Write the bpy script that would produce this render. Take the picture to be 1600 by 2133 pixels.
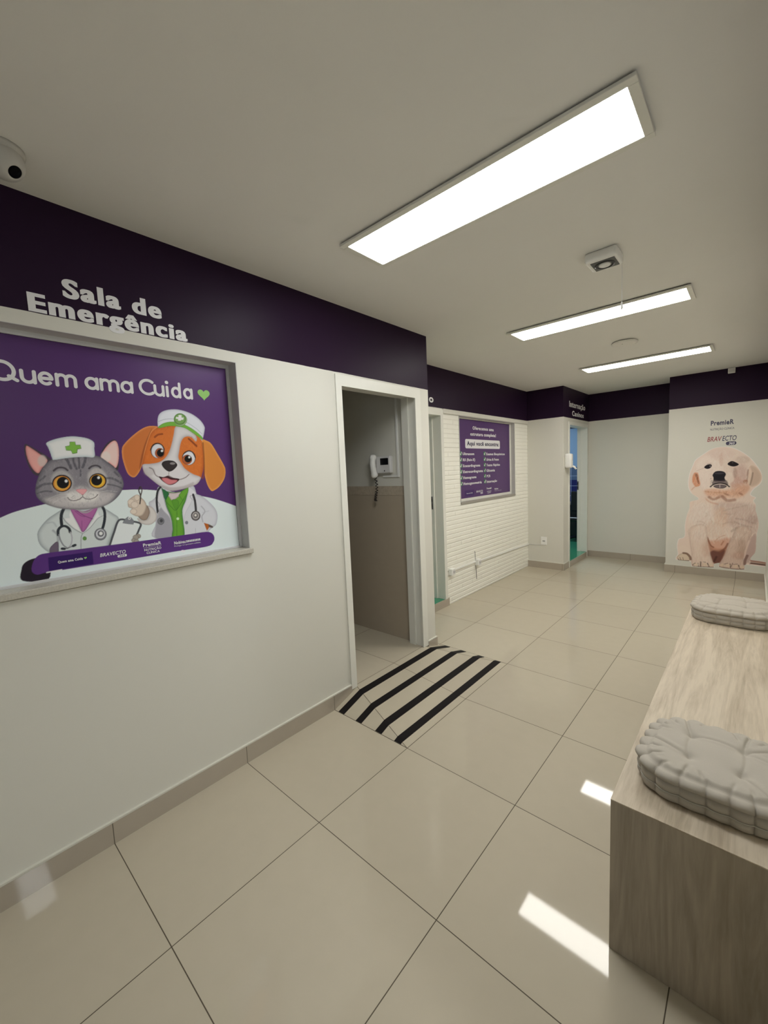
import bpy, bmesh, math, random
import numpy as np
from mathutils import Vector, Matrix, Euler

S = bpy.context.scene
COL = S.collection
for o in list(bpy.data.objects):
    bpy.data.objects.remove(o)

# ------------------------------------------------------------------ camera
cam_d = bpy.data.cameras.new('camera')
cam = bpy.data.objects.new('camera', cam_d)
COL.objects.link(cam)
S.camera = cam
cam_d.sensor_fit = 'HORIZONTAL'
cam_d.sensor_width = 36.0
cam_d.lens = 36.0 * 860.64 / 1600.0
cam_d.clip_start = 0.02
_R = Matrix(((0.7456, 0.6649, -0.0435), (0.0339, -0.1031, -0.9941), (-0.6655, 0.7397, -0.0994)))
_M = Matrix((_R[0], -_R[1], -_R[2])).transposed().to_4x4()
_M.translation = Vector((1.9818, -0.3922, 1.5233))
cam.matrix_world = _M

# ------------------------------------------------------------------ light levels and exposure
S.view_settings.view_transform = 'Standard'
S.view_settings.look = 'None'
S.view_settings.exposure = 0.93
S.view_settings.gamma = 1.0
S.view_settings.use_curve_mapping = False
PANEL_POWER = 13.0          # radiance of the ceiling panels
PANEL_COLOR = (0.975, 1.0, 1.0)
ROOM_POWER = 5.0            # panels of the two consulting rooms
DAY_POWER = 0.8
W = bpy.data.worlds.new('world')
S.world = W
W.use_nodes = True
bg = W.node_tree.nodes['Background']
bg.inputs[0].default_value = (0.75, 0.86, 1.0, 1)
bg.inputs[1].default_value = DAY_POWER


# ------------------------------------------------------------------ materials
def lin(c):
    def f(v):
        v /= 255.0
        return v / 12.92 if v <= 0.04045 else ((v + 0.055) / 1.055) ** 2.4
    return tuple(f(v) for v in c)


def mat(name, rgb, rough=0.5, metal=0.0, spec=0.5, noise=0.0, nscale=30.0, bump=0.0, bscale=80.0, coat=0.0):
    m = bpy.data.materials.new(name)
    m.use_nodes = True
    nt = m.node_tree
    b = nt.nodes['Principled BSDF']
    b.inputs['Roughness'].default_value = rough
    b.inputs['Metallic'].default_value = metal
    b.inputs['Specular IOR Level'].default_value = spec
    b.inputs['Coat Weight'].default_value = coat
    tc = nt.nodes.new('ShaderNodeNewGeometry')
    n = nt.nodes.new('ShaderNodeTexNoise')
    n.inputs['Scale'].default_value = nscale
    n.inputs['Detail'].default_value = 4
    nt.links.new(tc.outputs['Position'], n.inputs['Vector'])
    mx = nt.nodes.new('ShaderNodeMix')
    mx.data_type = 'RGBA'
    mx.inputs[6].default_value = (*[c * (1 - noise) for c in rgb], 1)
    mx.inputs[7].default_value = (*[min(1, c * (1 + noise)) for c in rgb], 1)
    nt.links.new(n.outputs['Fac'], mx.inputs[0])
    nt.links.new(mx.outputs[2], b.inputs['Base Color'])
    if bump > 0:
        n2 = nt.nodes.new('ShaderNodeTexNoise')
        n2.inputs['Scale'].default_value = bscale
        n2.inputs['Detail'].default_value = 5
        nt.links.new(tc.outputs['Position'], n2.inputs['Vector'])
        bp = nt.nodes.new('ShaderNodeBump')
        bp.inputs['Strength'].default_value = bump
        bp.inputs['Distance'].default_value = 0.002
        nt.links.new(n2.outputs['Fac'], bp.inputs['Height'])
        nt.links.new(bp.outputs['Normal'], b.inputs['Normal'])
    return m


def math_node(nt, op, a, b=None):
    n = nt.nodes.new('ShaderNodeMath')
    n.operation = op
    for i, v in enumerate((a, b)):
        if v is None:
            continue
        if isinstance(v, (int, float)):
            n.inputs[i].default_value = v
        else:
            nt.links.new(v, n.inputs[i])
    return n.outputs[0]


def wall_paint(name, low, high, zsplit=2.153):
    """cream paint with the dark purple band painted above a fixed height"""
    m = bpy.data.materials.new(name)
    m.use_nodes = True
    nt = m.node_tree
    b = nt.nodes['Principled BSDF']
    g = nt.nodes.new('ShaderNodeNewGeometry')
    sp = nt.nodes.new('ShaderNodeSeparateXYZ')
    nt.links.new(g.outputs['Position'], sp.inputs[0])
    n = nt.nodes.new('ShaderNodeTexNoise')
    n.inputs['Scale'].default_value = 9
    nt.links.new(g.outputs['Position'], n.inputs['Vector'])
    wob = math_node(nt, 'MULTIPLY', math_node(nt, 'SUBTRACT', n.outputs['Fac'], 0.5), 0.004)
    f = math_node(nt, 'GREATER_THAN', math_node(nt, 'ADD', sp.outputs[2], wob), zsplit)
    mx = nt.nodes.new('ShaderNodeMix')
    mx.data_type = 'RGBA'
    mx.inputs[6].default_value = (*low, 1)
    mx.inputs[7].default_value = (*high, 1)
    nt.links.new(f, mx.inputs[0])
    nt.links.new(mx.outputs[2], b.inputs['Base Color'])
    rg = math_node(nt, 'SUBTRACT', 0.55, math_node(nt, 'MULTIPLY', f, 0.12))
    nt.links.new(rg, b.inputs['Roughness'])
    nt.links.new(math_node(nt, 'SUBTRACT', 0.3, math_node(nt, 'MULTIPLY', f, 0.2)), b.inputs['Specular IOR Level'])
    n2 = nt.nodes.new('ShaderNodeTexNoise')
    n2.inputs['Scale'].default_value = 260
    nt.links.new(g.outputs['Position'], n2.inputs['Vector'])
    bp = nt.nodes.new('ShaderNodeBump')
    bp.inputs['Strength'].default_value = 0.06
    bp.inputs['Distance'].default_value = 0.002
    nt.links.new(n2.outputs['Fac'], bp.inputs['Height'])
    nt.links.new(bp.outputs['Normal'], b.inputs['Normal'])
    return m


def tile_mat(name, rgb, rough, ox=-0.0117, oy=0.0, T=0.62, gw=0.0032, grout=(0.085, 0.068, 0.045), axes=(0, 1), spec=0.5, mottled=0.05):
    """polished porcelain with thin dark grout on a square lattice (world axes a, b)"""
    m = bpy.data.materials.new(name)
    m.use_nodes = True
    nt = m.node_tree
    b = nt.nodes['Principled BSDF']
    g = nt.nodes.new('ShaderNodeNewGeometry')
    sp = nt.nodes.new('ShaderNodeSeparateXYZ')
    nt.links.new(g.outputs['Position'], sp.inputs[0])
    outs, cells = [], []
    for ax, off in zip(axes, (ox, oy)):
        u = math_node(nt, 'DIVIDE', math_node(nt, 'SUBTRACT', sp.outputs[ax], off), T)
        fr = math_node(nt, 'SUBTRACT', u, math_node(nt, 'ROUND', u))
        outs.append(math_node(nt, 'LESS_THAN', math_node(nt, 'ABSOLUTE', fr), gw / T / 2))
        cells.append(math_node(nt, 'FLOOR', u))
    gm = outs[0] if len(outs) == 1 else math_node(nt, 'MAXIMUM', outs[0], outs[1])
    cb = nt.nodes.new('ShaderNodeCombineXYZ')
    for i, c in enumerate(cells):
        nt.links.new(c, cb.inputs[i])
    wn = nt.nodes.new('ShaderNodeTexWhiteNoise')
    nt.links.new(cb.outputs[0], wn.inputs['Vector'])
    n = nt.nodes.new('ShaderNodeTexNoise')
    n.inputs['Scale'].default_value = 14
    n.inputs['Detail'].default_value = 6
    nt.links.new(g.outputs['Position'], n.inputs['Vector'])
    k = math_node(nt, 'ADD', math_node(nt, 'MULTIPLY', wn.outputs['Value'], 0.4), math_node(nt, 'MULTIPLY', n.outputs['Fac'], 0.6))
    mx = nt.nodes.new('ShaderNodeMix')
    mx.data_type = 'RGBA'
    mx.inputs[6].default_value = (*[c * (1 - mottled) for c in rgb], 1)
    mx.inputs[7].default_value = (*[c * (1 + mottled) for c in rgb], 1)
    nt.links.new(k, mx.inputs[0])
    m2 = nt.nodes.new('ShaderNodeMix')
    m2.data_type = 'RGBA'
    nt.links.new(gm, m2.inputs[0])
    nt.links.new(mx.outputs[2], m2.inputs[6])
    m2.inputs[7].default_value = (*grout, 1)
    nt.links.new(m2.outputs[2], b.inputs['Base Color'])
    nt.links.new(math_node(nt, 'ADD', math_node(nt, 'MULTIPLY', gm, 0.6), rough), b.inputs['Roughness'])
    b.inputs['Specular IOR Level'].default_value = spec
    return m


def wood_mat(name, axis, light, dark):
    """pale oak laminate, grain running along a world axis"""
    m = bpy.data.materials.new(name)
    m.use_nodes = True
    nt = m.node_tree
    b = nt.nodes['Principled BSDF']
    g = nt.nodes.new('ShaderNodeNewGeometry')
    mp = nt.nodes.new('ShaderNodeMapping')
    sc = [16.0, 16.0, 16.0]
    sc[axis] = 1.3
    mp.inputs['Scale'].default_value = sc
    nt.links.new(g.outputs['Position'], mp.inputs['Vector'])
    n1 = nt.nodes.new('ShaderNodeTexNoise')
    n1.inputs['Scale'].default_value = 1.0
    n1.inputs['Detail'].default_value = 7
    n1.inputs['Roughness'].default_value = 0.62
    n1.inputs['Distortion'].default_value = 1.4
    nt.links.new(mp.outputs[0], n1.inputs['Vector'])
    n2 = nt.nodes.new('ShaderNodeTexNoise')
    n2.inputs['Scale'].default_value = 7.0
    n2.inputs['Detail'].default_value = 3
    nt.links.new(mp.outputs[0], n2.inputs['Vector'])
    k = math_node(nt, 'ADD', math_node(nt, 'MULTIPLY', n1.outputs['Fac'], 0.75), math_node(nt, 'MULTIPLY', n2.outputs['Fac'], 0.25))
    cr = nt.nodes.new('ShaderNodeValToRGB')
    cr.color_ramp.elements[0].position = 0.36
    cr.color_ramp.elements[0].color = (*dark, 1)
    cr.color_ramp.elements[1].position = 0.6
    cr.color_ramp.elements[1].color = (*light, 1)
    nt.links.new(k, cr.inputs[0])
    nt.links.new(cr.outputs[0], b.inputs['Base Color'])
    b.inputs['Roughness'].default_value = 0.5
    b.inputs['Specular IOR Level'].default_value = 0.3
    bp = nt.nodes.new('ShaderNodeBump')
    bp.inputs['Strength'].default_value = 0.08
    bp.inputs['Distance'].default_value = 0.001
    nt.links.new(k, bp.inputs['Height'])
    nt.links.new(bp.outputs['Normal'], b.inputs['Normal'])
    return m


def emit(name, rgb, power):
    m = bpy.data.materials.new(name)
    m.use_nodes = True
    nt = m.node_tree
    nt.nodes.remove(nt.nodes['Principled BSDF'])
    e = nt.nodes.new('ShaderNodeEmission')
    e.inputs[0].default_value = (*rgb, 1)
    e.inputs[1].default_value = power
    nt.links.new(e.outputs[0], nt.nodes['Material Output'].inputs[0])
    return m


def print_mat(name, rough=0.35):
    """printed vinyl: colour comes from the ink stored on the sheet"""
    m = bpy.data.materials.new(name)
    m.use_nodes = True
    nt = m.node_tree
    b = nt.nodes['Principled BSDF']
    a = nt.nodes.new('ShaderNodeVertexColor')
    a.layer_name = 'ink'
    nt.links.new(a.outputs[0], b.inputs['Base Color'])
    b.inputs['Roughness'].default_value = rough
    b.inputs['Specular IOR Level'].default_value = 0.22
    return m


CREAM = (0.70, 0.683, 0.612)
PURPLE = (0.0225, 0.0095, 0.0275)
M = {}
M['wall'] = wall_paint('wall_paint', CREAM, PURPLE)
M['cream'] = mat('cream_paint', CREAM, 0.55, noise=0.02, nscale=5)
M['ceiling'] = mat('ceiling_paint', (0.825, 0.81, 0.77), 0.8, noise=0.015, nscale=4, bump=0.05, bscale=150)
M['floor'] = tile_mat('porcelain_floor', (0.50, 0.445, 0.345), 0.04, spec=0.26)
M['base'] = tile_mat('porcelain_skirting', (0.43, 0.375, 0.305), 0.05, axes=(1,), ox=0.0, spec=1.0)
M['baseX'] = tile_mat('porcelain_skirting_cross', (0.43, 0.375, 0.305), 0.05, axes=(0,), ox=-0.0117, spec=0.8)
M['caulk'] = mat('white_caulk', (0.68, 0.66, 0.58), 0.6)
M['white'] = mat('white_gloss_paint', (0.78, 0.77, 0.70), 0.35, noise=0.02, nscale=20)
M['plastic'] = mat('white_plastic', (0.86, 0.855, 0.82), 0.35)
M['greyplastic'] = mat('pale_grey_plastic', (0.70, 0.69, 0.68), 0.4)
M['black'] = mat('black_plastic', (0.006, 0.006, 0.007), 0.25)
M['matblack'] = mat('black_tape', (0.010, 0.008, 0.008), 0.6, spec=0.12, noise=0.15, nscale=60)
M['alu'] = mat('brushed_aluminium', (0.66, 0.66, 0.67), 0.4, metal=0.1)
M['greyrev'] = mat('grey_reveal_paint', (0.56, 0.55, 0.53), 0.5, noise=0.08, nscale=12)
M['stone'] = mat('granite_sill', (0.52, 0.49, 0.42), 0.35, noise=0.28, nscale=160)
M['stoneg'] = mat('grey_stone_sill', (0.33, 0.31, 0.27), 0.4, noise=0.2, nscale=120)
M['brick'] = mat('white_brick_panel', (0.90, 0.885, 0.80), 0.5, noise=0.02, nscale=8, bump=0.2, bscale=60)
M['white_ink'] = mat('white_vinyl', (0.80, 0.79, 0.80), 0.5)
M['purple_ink'] = mat('purple_vinyl', lin((86, 50, 118)), 0.4)
M['dark_ink'] = mat('deep_purple_vinyl', lin((62, 30, 98)), 0.4)
M['green_ink'] = mat('green_vinyl', lin((150, 205, 105)), 0.5)
M['navy_ink'] = mat('navy_vinyl', (0.05, 0.045, 0.10), 0.5)
M['red_ink'] = mat('red_vinyl', (0.32, 0.05, 0.06), 0.5)
M['poster'] = print_mat('printed_panel')
M['decal'] = print_mat('printed_decal', 0.5)
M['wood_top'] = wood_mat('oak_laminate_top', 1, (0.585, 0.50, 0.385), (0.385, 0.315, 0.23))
M['wood_side_shaded'] = wood_mat('oak_laminate_side_shaded', 2, (0.43, 0.365, 0.285), (0.31, 0.26, 0.195))  # same laminate as the top, darkened to paint in the panels' shade
M['fabric'] = mat('grey_cotton', (0.46, 0.42, 0.36), 0.95, spec=0.1, noise=0.05, nscale=400, bump=0.3, bscale=900)
M['panel'] = emit('lit_diffuser', PANEL_COLOR, PANEL_POWER)
M['panel_b'] = emit('lit_diffuser_warmer', (1.0, 0.975, 0.915), PANEL_POWER * 1.1)
M['panel_d'] = emit('lit_diffuser_waiting', PANEL_COLOR, PANEL_POWER * 1.3)
M['ward_panel'] = emit('lit_ward_diffuser', (0.72, 0.9, 1.0), ROOM_POWER * 3.2)
M['room_panel'] = emit('lit_room_diffuser', (0.75, 0.92, 1.0), ROOM_POWER)
M['grn'] = tile_mat('green_floor', (0.05, 0.27, 0.15), 0.08, gw=0.0)
M['tilewall'] = tile_mat('beige_wall_tile', (0.46, 0.39, 0.30), 0.2, axes=(0, 2), ox=-0.85, oy=0.07, gw=0.0015, grout=(0.40, 0.34, 0.26))
M['border'] = mat('patterned_border_tile', (0.48, 0.41, 0.32), 0.25, noise=0.25, nscale=40)
M['teal'] = mat('teal_wall_tile', (0.08, 0.30, 0.27), 0.3)
M['bluewall'] = mat('pale_blue_paint', (0.30, 0.42, 0.60), 0.5)
M['navytile'] = tile_mat('navy_wall_tile', (0.012, 0.014, 0.12), 0.15, axes=(0, 2), ox=0.0, oy=0.05, T=0.2, gw=0.008, grout=(0.45, 0.5, 0.65))
M['slate'] = tile_mat('slate_blue_tile', (0.10, 0.14, 0.24), 0.2, axes=(0, 2), ox=0.0, oy=0.05, T=0.2, gw=0.008, grout=(0.45, 0.5, 0.65))
M['cord'] = mat('dark_cord', (0.012, 0.008, 0.008), 0.5)
M['dome'] = mat('dull_white_dome', (0.56, 0.545, 0.51), 0.4)
M['greymetal'] = mat('grey_metal_plate', (0.10, 0.10, 0.095), 0.4)
M['lens'] = mat('black_lens', (0.002, 0.002, 0.003), 0.2, spec=0.05)
M['glass'] = mat('window_glass', (0.9, 0.95, 0.97), 0.02)
M['glass'].node_tree.nodes['Principled BSDF'].inputs['Transmission Weight'].default_value = 1.0
M['grout'] = mat('dark_grout', (0.085, 0.068, 0.045), 0.7)


# ------------------------------------------------------------------ mesh helpers
def link(name, me, m=None, parent=None, label=None):
    o = bpy.data.objects.new(name, me)
    COL.objects.link(o)
    if m is not None and me is not None:
        for k in (m if isinstance(m, (list, tuple)) else [m]):
            me.materials.append(k)
    if parent is not None:
        o.parent = parent
        if parent.type == 'EMPTY':
            o.matrix_parent_inverse = parent.matrix_basis.inverted()
    if label:
        o['label'] = label
    return o


def from_bm(name, bm, m=None, parent=None, smooth=False, label=None):
    me = bpy.data.meshes.new(name)
    bmesh.ops.recalc_face_normals(bm, faces=bm.faces)
    bm.to_mesh(me)
    bm.free()
    if smooth:
        for p in me.polygons:
            p.use_smooth = True
    return link(name, me, m, parent, label)


def thing(name, label, cat, loc=(0, 0, 0), group=None):
    o = bpy.data.objects.new(name, None)
    o.empty_display_size = 0.1
    COL.objects.link(o)
    o.location = loc
    bpy.context.view_layer.update()
    return tag(o, label, cat, group)


def tag(o, label, cat, group=None):
    o['label'] = label
    o['category'] = cat
    if group:
        o['group'] = group
    return o


def struct(o):
    o['kind'] = 'structure'
    return o


def box(bm, x0, x1, y0, y1, z0, z1, bevel=0.0, seg=2, mi=0):
    v = [bm.verts.new(p) for p in ((x0, y0, z0), (x1, y0, z0), (x1, y1, z0), (x0, y1, z0), (x0, y0, z1), (x1, y0, z1), (x1, y1, z1), (x0, y1, z1))]
    fs = [bm.faces.new([v[i] for i in f]) for f in ((0, 3, 2, 1), (4, 5, 6, 7), (0, 1, 5, 4), (1, 2, 6, 5), (2, 3, 7, 6), (3, 0, 4, 7))]
    for f in fs:
        f.material_index = mi
    if bevel > 0:
        es = list({e for f in fs for e in f.edges})
        r = bmesh.ops.bevel(bm, geom=es, offset=bevel, segments=seg, profile=0.5, affect='EDGES')
        for f in r['faces']:
            f.material_index = mi


def boxes(name, lst, m, parent=None, bevel=0.0, seg=2, label=None):
    bm = bmesh.new()
    for b in lst:
        box(bm, *b, bevel=bevel, seg=seg)
    return from_bm(name, bm, m, parent, label=label)


def lathe(bm, prof, n=48, mat4=None):
    """revolve (r, z) profile about local z"""
    rings = []
    for r, z in prof:
        ring = []
        for i in range(n):
            a = 2 * math.pi * i / n
            p = Vector((r * math.cos(a), r * math.sin(a), z))
            ring.append(bm.verts.new(mat4 @ p if mat4 is not None else p))
        rings.append(ring)
    for a, b in zip(rings, rings[1:]):
        for i in range(n):
            bm.faces.new((a[i], a[(i + 1) % n], b[(i + 1) % n], b[i]))
    bm.faces.new(rings[0])
    bm.faces.new(list(reversed(rings[-1])))


def tube(bm, pts, r, n=10):
    pts = [Vector(p) for p in pts]
    rings = []
    up = Vector((0.123, 0.231, 0.97))
    for i, p in enumerate(pts):
        t = (pts[min(i + 1, len(pts) - 1)] - pts[max(i - 1, 0)]).normalized()
        a = t.cross(up)
        if a.length < 1e-3:
            a = t.cross(Vector((1, 0, 0)))
        a.normalize()
        b = t.cross(a)
        rr = r[i] if isinstance(r, (list, tuple)) else r
        rings.append([bm.verts.new(p + a * rr * math.cos(2 * math.pi * k / n) + b * rr * math.sin(2 * math.pi * k / n)) for k in range(n)])
    for a, b in zip(rings, rings[1:]):
        for i in range(n):
            bm.faces.new((a[i], a[(i + 1) % n], b[(i + 1) % n], b[i]))
    bm.faces.new(rings[0])
    bm.faces.new(list(reversed(rings[-1])))


# ------------------------------------------------------------------ lettering
_H = {}


def text_mesh(body, bold=0.0, shear=0.0, smear=0.0):
    c = bpy.data.curves.new('t', 'FONT')
    c.body = body
    c.size = 1.0
    c.offset = bold
    c.shear = shear
    c.space_character = 1.0 + bold * 2.6 + smear * 3.2
    c.resolution_u = 6
    c.extrude = 0.0
    o = bpy.data.objects.new('t', c)
    COL.objects.link(o)
    bpy.context.view_layer.update()
    me = bpy.data.meshes.new_from_object(o.evaluated_get(bpy.context.evaluated_depsgraph_get()))
    bpy.data.objects.remove(o)
    bpy.data.curves.remove(c)
    return me


def letters(name, items, frame, m, parent=None, depth=0.0006, label=None, smear=0.0):
    """items: (body, u0, u1, baseline, cap height, bold, shear); frame maps (u, v, w) to world; w is out of the wall"""
    out = None
    for body, u0, u1, base, cap, bold, shear in items:
        me = text_mesh(body, bold, shear, smear)
        vs = np.array([v.co[:] for v in me.vertices])
        x0, x1 = vs[:, 0].min(), vs[:, 0].max()
        sx, sy = (u1 - u0) / (x1 - x0), cap / (0.729 + 2 * bold)
        base = base + bold * sy
        # one piece per word: cut the line wherever a word space opens
        spans = sorted((min(vs[i, 0] for i in p.vertices), max(vs[i, 0] for i in p.vertices)) for p in me.polygons)
        cuts, end = [], spans[0][1]
        for a, b in spans:
            if a - end > 0.2 + bold:
                cuts.append((a + end) / 2)
            end = max(end, b)
        groups = {}
        for p in me.polygons:
            k = sum(vs[p.vertices[0], 0] > c for c in cuts)
            groups.setdefault(k, []).append(list(p.vertices))
        for k in sorted(groups):
            used = sorted({i for f in groups[k] for i in f})
            rm = {i: n for n, i in enumerate(used)}
            V, F = [], []
            for n, dx in enumerate((0.0, -smear, smear) if smear else (0.0,)):
                off = len(V)
                V += [frame(u0 + (vs[i, 0] - x0 + dx) * sx, base + vs[i, 1] * sy, depth - n * 0.00015) for i in used]
                F += [[off + rm[i] for i in f] for f in groups[k]]
            m2 = bpy.data.meshes.new(name)
            m2.from_pydata(V, [], F)
            m2.update()
            out = link(name, m2, m, parent, label)
        bpy.data.meshes.remove(me)
    return out


def flat_shape(name, polys, frame, m, parent=None, depth=0.0005, label=None, step=0.0):
    V, F = [], []
    for k, pl in enumerate(polys):
        off = len(V)
        V += [frame(u, v, depth + k * step) for u, v in pl]
        F.append(list(range(off, off + len(pl))))
    me = bpy.data.meshes.new(name)
    me.from_pydata(V, [], F)
    me.update()
    return link(name, me, m, parent, label)


def rrect(u0, u1, v0, v1, r, n=8):
    out = []
    for cx, cy, a0 in ((u1 - r, v1 - r, 0), (u0 + r, v1 - r, 90), (u0 + r, v0 + r, 180), (u1 - r, v0 + r, 270)):
        for i in range(n + 1):
            a = math.radians(a0 + 90 * i / n)
            out.append((cx + r * math.cos(a), cy + r * math.sin(a)))
    return out


def ribbon(pts, w, closed=False, caps=True):
    """constant-width stroke with round ends -> list of polygons"""
    P = [Vector((p[0], p[1])) for p in pts]
    n = len(P)
    L, Rr = [], []
    for i in range(n):
        a = P[(i - 1) % n] if (closed or i > 0) else P[i]
        b = P[(i + 1) % n] if (closed or i < n - 1) else P[i]
        t = (b - a).normalized()
        nn = Vector((-t.y, t.x)) * w / 2
        L.append(P[i] + nn)
        Rr.append(P[i] - nn)
    out = []
    for i in range(n if closed else n - 1):
        j = (i + 1) % n
        out.append([tuple(Rr[i]), tuple(Rr[j]), tuple(L[j]), tuple(L[i])])
    if caps and not closed:
        for c in (P[0], P[-1]):
            out.append([(c.x + w / 2 * math.cos(2 * math.pi * k / 20), c.y + w / 2 * math.sin(2 * math.pi * k / 20)) for k in range(20)])
    return out


def stroke_mesh(name, strokes, frame, m, parent, depth):
    """strokes: list of (points, width, closed); every stroke is one joined strip with round ends"""
    V, F = [], []
    for k, (pts, w, closed) in enumerate(strokes):
        P = [Vector((p[0], p[1])) for p in pts]
        n = len(P)
        d = depth + k * 0.00012
        off = len(V)
        for i in range(n):
            a = P[(i - 1) % n] if (closed or i > 0) else P[i]
            b = P[(i + 1) % n] if (closed or i < n - 1) else P[i]
            t = (b - a).normalized()
            nn = Vector((-t.y, t.x)) * w / 2
            V += [frame(*(P[i] - nn), d), frame(*(P[i] + nn), d)]
        for i in range(n if closed else n - 1):
            j = (i + 1) % n
            F.append((off + 2 * i, off + 2 * j, off + 2 * j + 1, off + 2 * i + 1))
        if not closed:
            for c, q, sg in ((P[0], P[1], 1), (P[-1], P[-2], 1)):
                t = (c - q).normalized()
                a0 = math.atan2(t.y, t.x) - math.pi / 2
                o2 = len(V)
                V += [frame(c.x + w / 2 * math.cos(a0 + math.pi * h / 10), c.y + w / 2 * math.sin(a0 + math.pi * h / 10), d) for h in range(11)]
                F.append(tuple(range(o2, o2 + 11)))
    me = bpy.data.meshes.new(name)
    me.from_pydata(V, [], F)
    me.update()
    return link(name, me, m, parent)


def arc(cx, cy, rx, ry, a0, a1, n=24):
    return [(cx + rx * math.cos(math.radians(a0 + (a1 - a0) * i / n)), cy + ry * math.sin(math.radians(a0 + (a1 - a0) * i / n))) for i in range(n + 1)]

# ================================================================== the setting
ZC = 2.568
XB = -0.513      # brick wall face
YF, YC, YP = 6.727, 5.571, 6.23
struct(boxes('floor', [(-3.0, 5.4, -3.4, 9.2, -0.12, 0.0)], M['floor']))
struct(boxes('ceiling', [(-3.0, 5.4, -3.4, 9.2, ZC, ZC + 0.1)], M['ceiling']))
# left wall with its internal window and the emergency-room doorway
WY0, WY1, WZ0, WZ1 = -0.35, 0.737, 1.146, 2.102
struct(boxes('wall_left', [
    (-0.13, 0, -3.3, WY0, 0, ZC), (-0.13, 0, WY0, WY1, 0, WZ0 - 0.03), (-0.13, 0, WY0, WY1, WZ1, ZC),
    (-0.13, 0, WY1, 1.401, 0, ZC), (-0.13, 0, 1.401, 2.283, 2.14, ZC), (-0.13, 0, 2.283, 2.40, 0, ZC)], M['wall']))
struct(boxes('wall_partition', [(-2.3, -0.13, 2.27, 2.40, 0, ZC)], M['cream']))
# recessed brick-panelled wall
BY0, BY1, BZ0, BZ1 = 3.70, 5.14, 1.122, 2.098
struct(boxes('wall_brick', [
    (-0.64, XB, 2.40, 2.50, 0, ZC), (-0.64, XB, 2.50, 3.37, 2.14, ZC), (-0.64, XB, 3.37, BY0, 0, ZC),
    (-0.64, XB, BY0, BY1, 0, BZ0 - 0.02), (-0.64, XB, BY0, BY1, BZ1, ZC), (-0.64, XB, BY1, YC + 0.13, 0, ZC)], M['wall']))


def brick_relief():
    bm = bmesh.new()
    rh = 0.0503
    rng = random.Random(3)
    holes = [(2.5, 3.372, 0, 2.2), (BY0 - 0.012, BY1 + 0.012, BZ0 - 0.028, 2.2)]

    def cut(y0, y1, z0, z1):
        segs = [(y0, y1)]
        for a, b, c, d in holes:
            if z1 > c + 0.004 and z0 < d - 0.004:
                new = []
                for s0, s1 in segs:
                    if s1 <= a or s0 >= b:
                        new.append((s0, s1))
                    else:
                        if s0 < a:
                            new.append((s0, a))
                        if s1 > b:
                            new.append((b, s1))
                segs = new
        return [s for s in segs if s[1] - s[0] > 0.006]
    z = -0.0201
    row = 0
    while z < 2.098:
        zn = z + rh
        z1 = min(zn, 2.10)
        zlow = z
        z = max(z, 0.0)
        off = (row % 2) * 0.115
        y = 2.42 - off
        if z1 - z < 0.022:
            z = zn
            row += 1
            continue
        while y < YC:
            y1 = min(y + 0.23, YC)
            for a, b in cut(max(y, 2.42), y1, max(z, 0), z1):
                t = 0.0042 + rng.uniform(-0.0004, 0.0004)
                gb, gt = (0.0024 if row % 7 == 0 else 0.0007), (0.0024 if row % 7 == 6 else 0.0007)
                e = 0.0065
                gy, ey = 0.0, (0.0015 if rng.random() < 0.15 else 0.0)
                lo = [(XB + 0.0008, a, z + gb), (XB + 0.0008, b, z + gb), (XB + 0.0008, b, z1 - gt), (XB + 0.0008, a, z1 - gt)]
                hi = [(XB + t, a + gy + ey, z + gb + e), (XB + t, b - gy - ey, z + gb + e), (XB + t, b - gy - ey, z1 - gt - e), (XB + t, a + gy + ey, z1 - gt - e)]
                if b - a < 0.03:
                    hi = [(XB + t, a + (b - a) * .2, z + gb + e), (XB + t, b - (b - a) * .2, z + gb + e), (XB + t, b - (b - a) * .2, z1 - gt - e), (XB + t, a + (b - a) * .2, z1 - gt - e)]
                vl = [bm.verts.new(p) for p in lo]
                vh = [bm.verts.new(p) for p in hi]
                bm.faces.new(vh)
                for i in range(4):
                    bm.faces.new((vl[i], vl[(i + 1) % 4], vh[(i + 1) % 4], vh[i]))
            y = y1
        z = zn
        row += 1
    return struct(from_bm('wall_brick_relief', bm, M['brick']))


brick_relief()
struct(boxes('trim_1', [(XB, XB + 0.014, 3.372, YC, 2.102, 2.150)], M['cream'], bevel=0.002))
# stub wall, ward doorway wall, end wall, pier, right wall, waiting-room walls
struct(boxes('wall_stub', [(XB, 0, YC, YC + 0.13, 0, ZC)], M['wall']))
struct(boxes('wall_ward', [(-0.125, 0, YC + 0.13, 5.776, 0, ZC), (-0.125, 0, 5.776, 6.66, 2.10, ZC), (-0.125, 0, 6.66, YF, 0, ZC)], M['wall']))
struct(boxes('wall_back', [(-0.125, 1.35, YF, YF + 0.13, 0, ZC)], M['wall']))
struct(boxes('wall_pier', [(1.12, 2.40, YP, YF, 0, ZC)], M['wall']))
struct(boxes('wall_right', [(2.12, 2.26, 0.30, YP, 0, ZC)], M['wall']))
struct(boxes('wall_waiting', [(2.26, 5.3, 0.85, 0.98, 0, ZC)], M['wall']))
struct(boxes('wall_far_right', [(5.2, 5.33, -3.3, 0.85, 0, ZC)], M['wall']))
struct(boxes('wall_front', [(-0.13, 3.0, -3.33, -3.2, 0, ZC), (3.0, 5.0, -3.33, -3.2, 0, 0.5), (3.0, 5.0, -3.33, -3.2, 2.2, ZC), (5.0, 5.33, -3.33, -3.2, 0, ZC)], M['wall']))
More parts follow.
